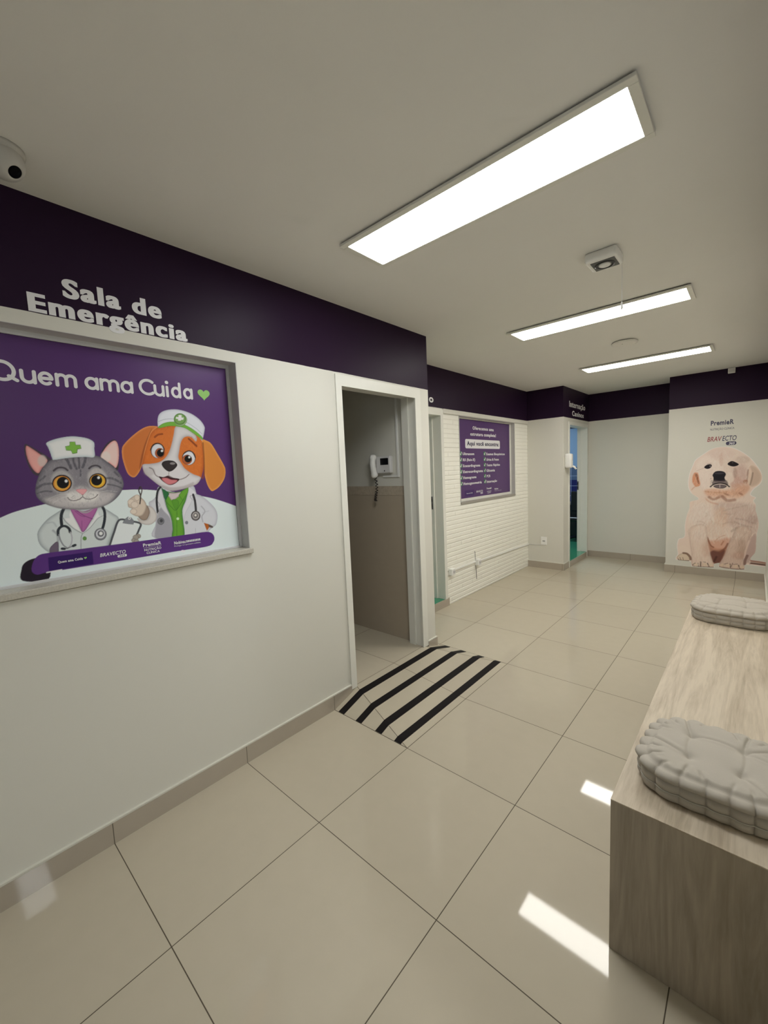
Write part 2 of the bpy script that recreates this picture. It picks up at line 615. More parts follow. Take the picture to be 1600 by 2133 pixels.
w3 = struct(boxes('window_3', [(3.0, 3.05, -3.3, -3.22, 0.5, 2.2), (4.95, 5.0, -3.3, -3.22, 0.5, 2.2), (3.98, 4.02, -3.3, -3.22, 0.55, 2.15), (3.05, 4.95, -3.3, -3.22, 0.5, 0.55), (3.05, 4.95, -3.3, -3.22, 2.15, 2.2)], M['white'], bevel=0.004))
# skirting tiles with their pale top edge


def skirting(name, segs, m):
    """segs: (x0, x1, y0, y1) footprints"""
    o = struct(boxes(name, [(a, b, c, d, 0.0, 0.094) for a, b, c, d in segs], M[m]))
    boxes('caulk_line', [(a, b, c, d, 0.0935, 0.1015) for a, b, c, d in segs], M['caulk'], o)
    return o


T_ = 0.012
skirting('baseboard_left', [(0, T_, -3.2, 1.400), (0, T_, 2.285, 2.40 + T_)], 'base')
skirting('baseboard_left_end', [(-0.013, 0.0, 2.40, 2.40 + T_)], 'baseX')
skirting('baseboard_stub', [(XB, T_, YC - T_, YC)], 'baseX')
skirting('baseboard_ward', [(0, T_, YC, 5.774)], 'base')
skirting('baseboard_back', [(0, 1.12, YF - T_, YF)], 'baseX')
skirting('baseboard_pier', [(1.12 - T_, 2.12, YP - T_, YP)], 'baseX')
skirting('baseboard_pier_side', [(1.12 - T_, 1.12, YP, YF)], 'base')
skirting('baseboard_right', [(2.12 - T_, 2.12, 3.40, YP)], 'base')

# ---- doorway frames
d1 = struct(boxes('door_1', [
    (-0.138, 0.010, 1.401, 1.436, 0.066, 2.140), (-0.002, 0.010, 1.436, 1.451, 0.066, 2.085),
    (-0.138, 0.010, 2.232, 2.283, 0.066, 2.140), (-0.002, 0.010, 2.215, 2.232, 0.066, 2.085),
    (-0.138, 0.010, 1.436, 2.232, 2.085, 2.140), (-0.002, 0.010, 1.451, 2.215, 2.070, 2.085),
    (-0.138, -0.075, 2.219, 2.232, 0.066, 2.085), (-0.138, -0.075, 1.436, 1.449, 0.066, 2.085)], M['white']))
d2 = struct(boxes('door_2', [
    (-0.66, XB + 0.012, 3.322, 3.372, 0.085, 2.142), (-0.66, XB + 0.012, 2.50, 2.55, 0.085, 2.142),
    (-0.66, XB + 0.012, 2.55, 3.322, 2.075, 2.142), (-0.66, -0.605, 3.305, 3.322, 0.085, 2.075)], M['white']))
d3 = struct(boxes('door_3', [
    (-0.135, 0.012, 5.776, 5.812, 0.0, 2.100), (-0.135, 0.012, 6.632, 6.668, 0.0, 2.100), (-0.135, 0.012, 5.812, 6.632, 2.055, 2.100),
    (-0.135, -0.09, 6.62, 6.632, 0.085, 2.055)], M['white']))
for par, x, y in ((d2, -0.632, 3.304), (d3, -0.123, 6.619)):
    boxes('strike_plate', [(x - 0.011, x + 0.011, y - 0.003, y, 1.08, 1.22)], M['greymetal'], par, bevel=0.001)
    boxes('latch_hole', [(x - 0.006, x + 0.006, y - 0.0045, y - 0.003, 1.165, 1.20), (x - 0.005, x + 0.005, y - 0.0045, y - 0.003, 1.10, 1.135)], M['black'], par)

# ---- interior windows (behind the printed panels)
w1 = struct(boxes('window_1', [
    (-0.10, -0.072, WY1 - 0.018, WY1, WZ0, WZ1), (-0.10, -0.072, WY0, WY0 + 0.018, WZ0, WZ1),
    (-0.10, -0.072, WY0 + .018, WY1 - .018, WZ1 - 0.020, WZ1), (-0.10, -0.070, WY0 + .018, WY1 - .018, WZ0, WZ0 + 0.012)], M['alu'], bevel=0.002))
boxes('reveal', [(-0.13, -0.0005, WY1 - 0.003, WY1 + 0.001, WZ0, WZ1), (-0.13, -0.0005, WY0, WY1, WZ1 - 0.002, WZ1 + 0.001), (-0.13, -0.0005, WY0 - 0.001, WY0 + 0.003, WZ0, WZ1)], M['greyrev'], w1)
boxes('window_sill', [(-0.13, 0.018, WY0 - 0.02, WY1 + 0.012, 1.120, 1.147)], M['stone'], w1, bevel=0.004)
boxes('backing', [(-0.125, -0.11, WY0, WY1, WZ0, WZ1)], M['black'], w1)
w2 = struct(boxes('window_2', [
    (XB - 0.08, XB - 0.05, BY1 - 0.035, BY1, BZ0, BZ1), (XB - 0.08, XB - 0.05, BY0, BY0 + 0.01, BZ0, BZ1),
    (XB - 0.08, XB - 0.05, BY0 + .01, BY1 - .035, BZ1 - 0.014, BZ1), (XB - 0.08, XB - 0.05, BY0 + .01, BY1 - .035, BZ0, BZ0 + 0.032)], M['white'], bevel=0.002))
boxes('reveal', [(XB - 0.10, XB + 0.006, BY1 - 0.003, BY1 + 0.001, BZ0, BZ1), (XB - 0.10, XB + 0.006, BY0, BY1, BZ1 - 0.002, BZ1 + 0.001), (XB - 0.10, XB + 0.006, BY0 - 0.001, BY0 + 0.003, BZ0, BZ1)], M['greyrev'], w2)
boxes('window_sill', [(XB - 0.10, XB + 0.012, BY0, BY1, BZ0 - 0.022, BZ0 + 0.001)], M['stoneg'], w2, bevel=0.002)
boxes('backing', [(XB - 0.11, XB - 0.095, BY0, BY1, BZ0, BZ1)], M['black'], w2)

# ---- rooms beyond the doorways
struct(boxes('floor_emergency', [(-2.3, 0.0, -0.9, 2.27, 0.001, 0.068)], M['floor']))
struct(boxes('wall_emergency', [(-2.43, -2.3, -0.9, 2.40, 0, ZC), (-2.43, -0.13, -1.03, -0.9, 0, ZC)], M['cream']))
struct(boxes('trim_2', [(-2.3, -0.132, 2.258, 2.27, 0.068, 1.313)], M['tilewall']))
struct(boxes('trim_3', [(-2.3, -0.132, 2.256, 2.27, 1.314, 1.391)], M['border']))
struct(boxes('floor_consulting', [(-2.6, XB - 0.001, 2.42, 5.55, 0.001, 0.086)], M['grn']))
struct(boxes('wall_consulting', [(-2.73, -2.6, 2.40, 5.7, 0, ZC), (-2.6, -0.64, 5.57, 5.70, 0, ZC)], M['cream']))
struct(boxes('trim_4', [(-2.6, -0.65, 5.555, 5.57, 0.086, 1.0)], M['teal']))
struct(boxes('trim_5', [(XB, XB + 0.010, 2.50, 3.40, 0.0, 0.084)], M['base']))
struct(boxes('floor_ward', [(-2.4, 0.0, 5.812, 8.45, 0.001, 0.086)], M['grn']))
struct(boxes('wall_ward_left', [(-2.53, -2.4, 5.70, 8.6, 0, ZC)], M['bluewall']))
struct(boxes('wall_ward_end', [(-2.4, 0.2, 8.45, 8.6, 0, ZC)], M['bluewall']))
struct(boxes('wall_ward_right', [(-0.125, 0.0, YF + .13, 8.45, 0, ZC)], M['bluewall']))
struct(boxes('trim_6', [(-2.4, -0.126, 8.435, 8.45, 0.086, 1.17)], M['navytile']))
struct(boxes('trim_7', [(-2.4, -0.126, 8.433, 8.45, 1.17, 1.43)], M['slate']))
struct(boxes('trim_8', [(-2.4, -0.126, 8.43, 8.45, 2.20, ZC)], mat('navy_paint', (0.012, 0.013, 0.05), 0.4)))
struct(boxes('trim_9', [(0.0, 0.010, 5.812, 6.632, 0.0, 0.084)], M['base']))

# ---- tiled wedge ramp climbing to the emergency-room doorway
HR = 0.068
rv = [(0.6075, 1.2395, 0.0004), (0.6075, 2.4785, 0.0004), (0.0, 2.236, HR), (0.0, 1.452, HR), (0.0, 1.2395, 0.0004), (0.0, 2.4785, 0.0004)]
me = bpy.data.meshes.new('tile_ramp')
me.from_pydata(rv + [(x, y, 0.0) for x, y, z in rv[:2]] + [(0, 2.4785, 0), (0, 1.2395, 0)], [],
               [(0, 1, 2, 3), (0, 3, 4), (1, 5, 2), (0, 4, 9, ), (2, 5, 4, 3), (0, 9, 8, 7), (6, 0, 1, 7), (6, 7, 8, 9)][:5])
ramp = link('tile_ramp', me, M['floor'])
tag(ramp, 'low beige tiled ramp with black stripes rising to the open doorway', 'ramp')


def ramp_z(x, y):
    z = HR * (1 - x / 0.6075)
    # near and far flanks
    def plane(a, b, c):
        a, b, c = Vector(a), Vector(b), Vector(c)
        n = (b - a).cross(c - a)
        return a.z - (n.x * (x - a.x) + n.y * (y - a.y)) / n.z
    z = min(z, plane(rv[0], rv[3], rv[4]), plane(rv[1], rv[5], rv[2]))
    return max(z, 0.0)


def seam(a, b, parent, lift=0.0004, w=0.003):
    A, B = Vector(a), Vector(b)
    d = (B - A).normalized()
    s = d.cross(Vector((0, 0, 1))).normalized() * w / 2
    L = Vector((0, 0, lift))
    m2 = bpy.data.meshes.new('grout_seam')
    m2.from_pydata([A - s + L, A + s + L, B + s + L, B - s + L], [], [(0, 1, 2, 3)])
    return link('grout_seam', m2, M['grout'], parent)


seam(rv[0], rv[3], ramp)
seam(rv[1], rv[2], ramp)
for i, (x0, x1) in enumerate(((0.048, 0.097), (0.204, 0.251), (0.367, 0.416), (0.514, 0.561))):
    ys = [1.2405 + k * (1.232 / 120) for k in range(121)]
    V, F = [], []
    for y in ys:
        for x in (x0, x1):
            V.append((x, y, ramp_z(x, y) + 0.0030))
        for x in (x0, x1):
            V.append((x, y, ramp_z(x, y) + 0.0002))
    for k in range(len(ys) - 1):
        a, b = 4 * k, 4 * k + 4
        F += [(a, a + 1, b + 1, b), (a, b, b + 2, a + 2), (a + 1, a + 3, b + 3, b + 1)]
    m2 = bpy.data.meshes.new('anti_slip_strip')
    m2.from_pydata(V, [], F)
    link('anti_slip_strip', m2, M['matblack'], ramp, label='black anti-slip tape stripe')

# ================================================================== ceiling fixtures
def ceiling_light(cx, cy, label, m=None, lx=1.18, ly=0.295):
    t = thing('ceiling_light', label, 'ceiling light', (cx, cy, ZC), 'recessed panel lights in the ceiling')
    x0, x1, y0, y1 = cx - lx / 2, cx + lx / 2, cy - ly / 2, cy + ly / 2
    z0, z1, f = ZC - 0.018, ZC - 0.007, 0.028
    boxes('frame', [(x0, x1, y0, y0 + f, z0, z1), (x0, x1, y1 - f, y1, z0, z1), (x0, x0 + f, y0 + f, y1 - f, z0, z1), (x1 - f, x1, y0 + f, y1 - f, z0, z1)], M['white'], t, bevel=0.002)
    boxes('housing', [(x0 + .02, x1 - .02, y0 + .015, y1 - .015, z1, ZC + 0.05)], M['greymetal'], t)
    boxes('diffuser', [(x0 + f, x1 - f, y0 + f, y1 - f, z0 + 0.003, z1)], m or M['panel'], t, label='glowing white diffuser')
    return t


ceiling_light(1.120, 1.145, 'long lit ceiling panel closest to the viewer, opposite the poster wall')
ceiling_light(1.070, 2.960, 'lit ceiling panel in the middle, just beyond the square spotlight', M['panel_b'])
ceiling_light(1.063, 4.795, 'lit ceiling panel farthest back, near the end wall', M['panel_b'])
ceiling_light(3.60, -0.03, 'lit ceiling panel over the waiting area to the right', M['panel_d'])
# lamps of the two rooms behind the doorways
ceiling_light(-1.5, 3.6, 'lit ceiling panel inside the consulting room', M['room_panel'], 1.18, 0.295)
ceiling_light(-1.1, 7.0, 'lit ceiling panel inside the ward room', M['ward_panel'], 1.18, 0.295)

# dome camera
t = thing('dome_camera', 'white dome security camera with black lens on the ceiling above the purple band', 'security camera', (0.205, -0.122, ZC))
bm = bmesh.new()
lathe(bm, [(0.062, 0.0), (0.062, -0.012), (0.058, -0.020), (0.050, -0.022)], 48, Matrix.Translation((0.205, -0.122, ZC)))
from_bm('base_ring', bm, M['dome'], t, True)
cc = Vector((0.220, -0.116, ZC - 0.045))
dr = Vector((0.55, 0.42, -0.72)).normalized()
q = dr.to_track_quat('Z', 'Y').to_matrix().to_4x4()
bm = bmesh.new()
r = 0.050
prof = [(r * math.sin(math.radians(a)), r * math.cos(math.radians(a))) for a in range(24, 181, 6)]
prof[-1] = (0.001, -r)
lathe(bm, [(0.0175, r * math.cos(math.radians(24)) - 0.003)] + prof, 48, Matrix.Translation(cc) @ q)
from_bm('dome', bm, M['dome'], t, True)
bm = bmesh.new()
lathe(bm, [(0.0185, 0.040), (0.0185, 0.0455), (0.013, 0.0475), (0.001, 0.048)], 32, Matrix.Translation(cc) @ q)
from_bm('lens', bm, M['lens'], t, True, label='round black lens')

# surface spotlight with pull cord
t = thing('surface_spotlight', 'square white ceiling spotlight with grey plate and round lamp, trailing a thin cord', 'spotlight', (1.375, 2.035, ZC))
bm = bmesh.new()
box(bm, 1.301, 1.449, 1.962, 2.110, ZC - 0.050, ZC, bevel=0.014, seg=4)
from_bm('housing', bm, M['plastic'], t, True)
boxes('plate', [(1.325, 1.434, 1.982, 2.090, ZC - 0.0535, ZC - 0.049)], M['greymetal'], t, bevel=0.001, label='dark grey square plate')
TS = Matrix.Translation((1.379, 2.036, ZC))
bm = bmesh.new()
lathe(bm, [(0.046, -0.050), (0.046, -0.056), (0.040, -0.0575), (0.034, -0.056), (0.034, -0.050)], 40, TS)
from_bm('ring', bm, M['black'], t, True)
bm = bmesh.new()
lathe(bm, [(0.027, -0.05), (0.027, -0.057), (0.02, -0.060), (0.001, -0.061)], 32, TS)
from_bm('lamp', bm, M['plastic'], t, True)
bm = bmesh.new()
tube(bm, [(1.443, 2.10, ZC - 0.03), (1.4435, 2.10, ZC - 0.10), (1.444, 2.10, 2.322)], 0.0012, 6)
from_bm('pull_cord', bm, M['greyplastic'], t)
bm = bmesh.new()
lathe(bm, [(0.002, 0.02), (0.005, 0.014), (0.0055, -0.012), (0.003, -0.018)], 16, Matrix.Translation((1.444, 2.10, 2.312)))
from_bm('pull_knob', bm, M['plastic'], t, True)

# round blank cover
t = thing('ceiling_disc', 'flat round white cover plate on the ceiling between two light panels', 'ceiling plate', (1.083, 3.895, ZC))
bm = bmesh.new()
lathe(bm, [(0.100, -0.006), (0.104, -0.010), (0.102, -0.018), (0.080, -0.022), (0.001, -0.023)], 48, Matrix.Translation((1.083, 3.895, ZC)))
from_bm('cover', bm, mat('ceiling_plate_paint', (0.82, 0.80, 0.75), 0.7), t, True)
bm = bmesh.new()
lathe(bm, [(0.085, 0.0), (0.085, -0.008)], 40, Matrix.Translation((1.083, 3.895, ZC)))
from_bm('mount', bm, M['black'], t)
bm = bmesh.new()
lathe(bm, [(0.004, -0.022), (0.003, -0.0245)], 12, Matrix.Translation((1.07, 3.87, ZC)))
from_bm('indicator', bm, M['greymetal'], t)

# little sensor box high on the pier
t = thing('sensor_box', 'small white box high on the purple band above the puppy mural', 'sensor', (1.737, YP, 2.53))
boxes('body', [(1.703, 1.772, YP - 0.045, YP, 2.503, 2.562)], M['plastic'], t, bevel=0.006, seg=3)
boxes('face_plate', [(1.712, 1.763, YP - 0.047, YP - 0.044, 2.512, 2.554)], M['greyplastic'], t, bevel=0.001)

# ================================================================== intercom in the emergency room
YI = 2.27
t = thing('intercom', 'white video intercom with black screen and curled handset cord', 'intercom', (-0.36, YI, 1.57))
boxes('body', [(-0.452, -0.288, YI - 0.038, YI, 1.502, 1.645)], M['greyplastic'], t, bevel=0.008, seg=3)
boxes('screen', [(-0.397, -0.308, YI - 0.040, YI - 0.037, 1.572, 1.628)], M['black'], t, bevel=0.001, label='black screen')
bm = bmesh.new()
lathe(bm, [(0.0045, 0.0), (0.0045, 0.003), (0.001, 0.0035)], 16, Matrix.Translation((-0.352, YI - 0.038, 1.522)) @ Matrix.Rotation(math.radians(90), 4, 'X'))
from_bm('button', bm, M['black'], t)
bm = bmesh.new()
pts, rad = [], []
for k in range(25):
    s = k / 24
    z = 1.660 - 0.192 * s
    yy = YI - 0.062 + 0.016 * math.cos((s - 0.5) * 2 * math.pi * 0.5) * -1
    pts.append((-0.454 + 0.012 * s, yy, z))
    rad.append(0.0300 if (s < 0.20 or s > 0.80) else 0.0255)
rad[0] = rad[-1] = 0.018
rad[1] = rad[-2] = 0.027
tube(bm, pts, rad, 16)
from_bm('handset', bm, M['plastic'], t, True)
bm = bmesh.new()
pts = []
for k in range(160):
    s = k / 159
    z = 1.468 - 0.20 * math.sin(math.pi * s * 0.5)
    off = 0.009
    pts.append((-0.446 + off * math.cos(s * 70) + 0.012 * math.sin(s * 6), YI - 0.055 + off * math.sin(s * 70), z))
tube(bm, pts, 0.0034, 6)
from_bm('handset_cord', bm, M['cord'], t, True)
t = thing('cable_trunking', 'thin white cable trunking running up the wall beside the intercom', 'trunking', (-0.23, YI, 1.472))
boxes('vertical_run', [(-0.236, -0.220, YI - 0.012, YI, 1.466, ZC)], M['plastic'], t, bevel=0.001)
boxes('horizontal_run', [(-0.40, -0.236, YI - 0.010, YI, 1.466, 1.480)], M['plastic'], t, bevel=0.001)

# ================================================================== conduit and sockets on the brick wall
def socket(name, label, x, y, z, axis, group=None):
    """surface socket box; axis 'x' faces +X, 'y' faces -Y"""
    t = thing(name, label, 'socket', (x, y, z), group)
    if axis == 'x':
        boxes('box', [(x, x + 0.045, y - 0.037, y + 0.037, z - 0.037, z + 0.037)], M['plastic'], t, bevel=0.005, seg=3)
        boxes('face', [(x + 0.045, x + 0.048, y - 0.024, y + 0.024, z - 0.024, z + 0.024)], M['greyplastic'], t, bevel=0.002)
        boxes('pin_hole', [(x + 0.048, x + 0.0488, y + dy - 0.004, y + dy + 0.004, z + dz - 0.004, z + dz + 0.004) for dy, dz in ((-.012, 0.004), (.012, 0.004), (0, -0.006))], M['black'], t)
    else:
        boxes('box', [(x - 0.042, x + 0.042, y - 0.012, y, z - 0.06, z + 0.06)], M['plastic'], t, bevel=0.004, seg=3)
        boxes('face', [(x - 0.020, x + 0.020, y - 0.0145, y - 0.012, z - 0.014, z + 0.014)], M['greyplastic'], t, bevel=0.002)
        boxes('pin_hole', [(x + dx - 0.004, x + dx + 0.004, y - 0.0153, y - 0.0145, z - 0.004, z + 0.004) for dx in (-.011, 0, .011)], M['black'], t)
    return t


XW = XB + 0.0075
socket('wall_socket', 'white surface socket box beside the doorway frame on the brick wall', XW, 3.435, 0.375, 'x', 'sockets on the brick wall')
socket('wall_socket', 'white surface socket box midway along the white conduit on the brick wall', XW, 4.02, 0.372, 'x', 'sockets on the brick wall')
socket('wall_socket', 'white wall socket low on the cream stub wall past the brick', -0.272, YC, 0.405, 'y')
t = thing('conduit', 'white cable conduit running along the low brick wall between the sockets', 'conduit', (XW, 4.4, 0.36))
boxes('run', [(XW, XW + 0.012, 3.473, 3.982, 0.372, 0.390)], M['plastic'], t, bevel=0.001)
bm = bmesh.new()
for a, b in (((XW, 4.058, 0.372), (XW, 5.565, 0.340)),):
    vs = []
    for x in (0, 0.012):
        for (p, dz) in ((a, -0.008), (b, -0.008), (b, 0.008), (a, 0.008)):
            vs.append(bm.verts.new((p[0] + x, p[1], p[2] + dz)))
    for f in ((3, 2, 1, 0), (4, 5, 6, 7), (0, 1, 5, 4), (1, 2, 6, 5), (2, 3, 7, 6), (3, 0, 4, 7)):
        bm.faces.new([vs[i] for i in f])
from_bm('run', bm, M['plastic'], t)
bm = bmesh.new()
tube(bm, [(XW + 0.006, YC - 0.006, 0.338), (XB + 0.012, YC - 0.004, 0.340), (-0.36, YC - 0.003, 0.343), (-0.318, YC - 0.004, 0.352)], 0.003, 8)
from_bm('cable', bm, M['greyplastic'], t)
bm = bmesh.new()
tube(bm, [(XW + 0.002, 3.975, 0.51), (XW + 0.003, 3.982, 0.45), (XW + 0.004, 3.990, 0.33), (XW + 0.003, 4.004, 0.24), (XW + 0.002, 4.007, 0.16)], 0.0025, 6)
from_bm('hanging_wire', bm, M['greymetal'], t)

# ================================================================== soap dispenser
t = thing('soap_dispenser', 'white soap dispenser with lever beside the ward doorway', 'dispenser', (0, 5.665, 1.55))
bm = bmesh.new()
box(bm, 0.0, 0.088, 5.612, 5.718, 1.447, 1.648, bevel=0.026, seg=5)
from_bm('body', bm, M['plastic'], t, True)
bm = bmesh.new()
box(bm, 0.012, 0.094, 5.640, 5.690, 1.548, 1.640, bevel=0.010, seg=3)
from_bm('window_strip', bm, M['greyplastic'], t, True)
bm = bmesh.new()
tube(bm, [(0.055, 5.700, 1.485), (0.10, 5.712, 1.462), (0.125, 5.718, 1.428)], [0.012, 0.014, 0.012], 12)
from_bm('lever', bm, M['plastic'], t, True)

# ================================================================== dark stool glimpsed in the ward
t = thing('office_chair', 'dark office chair glimpsed inside the ward doorway', 'chair', (-0.30, 7.6, 0.086))
boxes('backrest', [(-0.60, -0.20, 7.78, 7.84, 0.60, 0.98)], M['black'], t, bevel=0.02, seg=3)
boxes('seat', [(-0.62, -0.18, 7.36, 7.80, 0.46, 0.54)], M['black'], t, bevel=0.025, seg=3)
bm = bmesh.new()
lathe(bm, [(0.03, 0.12), (0.03, 0.47)], 16, Matrix.Translation((-0.42, 7.58, 0)))
from_bm('column', bm, M['black'], t)
for k in range(5):
    a = 2 * math.pi * k / 5
    bm = bmesh.new()
    tube(bm, [(-0.42, 7.58, 0.16), (-0.42 + 0.22 * math.cos(a), 7.58 + 0.22 * math.sin(a), 0.118)], 0.018, 8)
    from_bm('leg', bm, M['black'], t)
t = thing('storage_bin', 'dark storage bin glimpsed at the ward floor behind the chair', 'bin', (-0.4, 8.15, 0.086))
boxes('bin_body', [(-0.78, -0.18, 7.98, 8.38, 0.086, 0.70)], M['black'], t, bevel=0.02)
boxes('bin_lid', [(-0.79, -0.17, 7.97, 8.39, 0.70, 0.74)], M['greymetal'], t, bevel=0.01)

# ================================================================== bench
ZB = 0.506
t = thing('bench', 'pale oak laminate box bench against the right-hand wall', 'bench', (1.9, 2.1, 0))
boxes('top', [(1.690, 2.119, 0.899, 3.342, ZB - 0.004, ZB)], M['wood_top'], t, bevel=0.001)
boxes('end_panel', [(1.6905, 2.119, 0.8995, 0.919, 0.001, ZB - 0.0042)], M['wood_side_shaded'], t, bevel=0.0006)
boxes('end_panel', [(1.6905, 2.119, 3.322, 3.3415, 0.001, ZB - 0.0042)], M['wood_side_shaded'], t, bevel=0.0006)
boxes('front_panel', [(1.6905, 1.710, 0.9195, 3.3215, 0.001, ZB - 0.0042)], M['wood_side_shaded'], t, bevel=0.0006)


def futon(name, x0, x1, y0, y1, z0, h, label, seed):
    rng = np.random.default_rng(seed)
    cx, cy, a, b = (x0 + x1) / 2, (y0 + y1) / 2, (x1 - x0) / 2, (y1 - y0) / 2
    N = 480
    # perimeter of a rounded rectangle sampled by arc length
    rc = 0.115
    pts = np.array(rrect(-a, a, -b, b, rc, 40))
    seg = np.r_[pts, pts[:1]]
    d = np.r_[0, np.cumsum(np.hypot(*np.diff(seg, axis=0).T))]
    s = np.linspace(0, d[-1], N, endpoint=False)
    P = np.c_[np.interp(s, d, seg[:, 0]), np.interp(s, d, seg[:, 1])]
    P[:, 0] += np.where(P[:, 0] < 0, 0.016 * (P[:, 1] / b) * (-P[:, 0] / a), 0)
    tg = np.roll(P, -1, 0) - np.roll(P, 1, 0)
    nrm = np.c_[tg[:, 1], -tg[:, 0]]
    nrm /= np.linalg.norm(nrm, axis=1)[:, None]
    nl = 22
    ph = s / d[-1] * nl + 0.15 * np.sin(s / d[-1] * 2 * np.pi * 3 + seed)
    lobe = np.abs(np.sin(np.pi * ph)) ** 0.42
    notch = 1 - lobe
    # profile from the base outwards and up over the lip: (outward offset, height, lobe gain)
    prof = [(-0.030, 0.000, 0), (-0.010, 0.000, .2), (-0.002, 0.006, .6), (0.002, 0.018, 1), (0.001, 0.0285, .9), (-0.0025, 0.031, .55), (0.001, 0.0335, .9), (0.003, 0.043, 1), (0.000, 0.054, .8),
            (-0.006, 0.059, .3), (-0.003, 0.0605, .35), (0.004, 0.064, 1), (0.0075, 0.071, 1.2), (0.006, 0.078, 1.2), (0.000, 0.083, 1), (-0.007, 0.0845, .8), (-0.014, 0.083, .5)]
    sc = h / 0.092
    rows = []
    for o, z, g in prof:
        off = o * 1.3 + (lobe - 1) * 0.016 * g
        zz = z * sc + np.where(z > 0.055, -notch * 0.011 * g, 0)
        rows.append(np.c_[P + nrm * off[:, None], np.full(N, 0.0) + zz])
    # top: rings shrinking to the centre, with tufts and creases
    tufts = np.array([(sx * a * 0.36, sy * b * 0.36) for sx in (-1, 1) for sy in (-1, 1)]) + rng.uniform(-.008, .008, (4, 2))
    edge_n = []
    k0 = np.where((np.roll(lobe, 1) >= lobe) & (np.roll(lobe, -1) > lobe))[0]
    creases = []
    for k in k0:
        p0 = P[k]
        ti = np.argmin(np.hypot(*(tufts - p0).T))
        ln = rng.uniform(0.25, 0.62) if rng.random() < 0.7 else 1.0
        mid = (p0 + tufts[ti]) / 2 + rng.uniform(-.012, .012, 2)
        tt = np.linspace(0, ln, 14)[:, None]
        creases.append(((1 - tt) ** 2 * p0 + 2 * tt * (1 - tt) * mid + tt ** 2 * tufts[ti], rng.uniform(0.5, 1.0)))
    for i in range(4):
        for j in range(i + 1, 4):
            if rng.random() < 0.85 and not (i + j == 3):
                tt = np.linspace(0, 1, 16)[:, None]
                mid = (tufts[i] + tufts[j]) / 2 + rng.uniform(-.02, .02, 2)
                creases.append(((1 - tt) ** 2 * tufts[i] + 2 * tt * (1 - tt) * mid + tt ** 2 * tufts[j], 0.6))

    def top_z(Q):
        e = np.minimum(1 - (np.abs(Q[:, 0]) / a) ** 4, 1 - (np.abs(Q[:, 1]) / b) ** 4).clip(0, 1)
        z = 0.081 * sc + 0.017 * sc * e ** 0.6
        for tp in tufts:
            r2 = ((Q - tp) ** 2).sum(1)
            z -= 0.011 * np.exp(-r2 / 0.016 ** 2) + 0.007 * np.exp(-r2 / 0.05 ** 2)
        for c, st in creases:
            dm = np.full(len(Q), 9.0)
            wt = np.zeros(len(Q))
            for i in range(len(c) - 1):
                A, B = c[i], c[i + 1]
                ab = B - A
                tt = (((Q - A) @ ab) / (ab @ ab + 1e-12)).clip(0, 1)
                dd = np.hypot(*(Q - A - tt[:, None] * ab).T)
                m_ = dd < dm
                dm[m_] = dd[m_]
                u = (i + tt) / (len(c) - 1)
                wt[m_] = (np.minimum(1, (1 - u) * 4))[m_]
            z -= st * 0.0065 * wt * np.exp(-(dm / 0.0042) ** 2)
            z += st * 0.0016 * wt * np.exp(-((dm - 0.012) / 0.008) ** 2)
        return z
    last = rows[-1]
    for k in range(1, 46):
        f = 1 - k / 46
        # blend the scalloped edge into smooth shrinking rings
        Q = last[:, :2] * f
        bl = min(1.0, k / 3)
        z = last[:, 2] * (1 - bl) + top_z(Q) * bl
        rows.append(np.c_[Q, z])
    V = np.concatenate(rows + [np.array([[0, 0, top_z(np.zeros((1, 2)))[0]]])])
    V = V + np.array([cx, cy, z0])
    F = []
    R_ = len(rows)
    for i in range(R_ - 1):
        for j in range(N):
            F.append((i * N + j, i * N + (j + 1) % N, (i + 1) * N + (j + 1) % N, (i + 1) * N + j))
    c_i = len(V) - 1
    for j in range(N):
        F.append(((R_ - 1) * N + j, (R_ - 1) * N + (j + 1) % N, c_i))
    F.append(tuple(reversed(range(N))))
    me = bpy.data.meshes.new(name)
    me.from_pydata(V.tolist(), [], F)
    me.polygons.foreach_set('use_smooth', [True] * len(me.polygons))
    me.update()
    o = link(name, me, M['fabric'])
    tag(o, label, 'cushion', 'tufted cushions on the bench')
    # stitched seam line round the side
    bm = bmesh.new()
    q = [(cx + p[0] + n_[0] * 0.0005 * 1 + (l - 1) * 0.012 * n_[0] + n_[0] * 0.001, cy + p[1] + n_[1] * 0.0005 + (l - 1) * 0.012 * n_[1] + n_[1] * 0.001, z0 + 0.031 * sc) for p, n_, l in zip(P[::4], nrm[::4], lobe[::4])]
    q.append(q[0])
    tube(bm, q, 0.0016, 6)
    from_bm('side_seam', bm, mat('pale_seam_thread', (0.50, 0.475, 0.42), 0.9), o, True)
    return o


futon('seat_cushion', 1.736, 2.110, 0.985, 1.352, ZB, 0.098, 'grey tufted square cushion near the close end of the bench', 5)
futon('seat_cushion', 1.716, 2.108, 2.735, 3.120, ZB, 0.098, 'grey tufted square cushion at the far end of the bench', 11)

# ================================================================== lettering on the walls
def on_left(u, v, w): return (w, u, v)                    # left wall, u = y
def on_brick(u, v, w): return (XB + w, u, v)
def on_pier(u, v, w): return (u, YP - w, v)
PX = -0.0775
def on_poster(u, v, w): return (PX + w, u, v)
BX = XB - 0.0575
def on_list(u, v, w): return (BX + w, u, v)


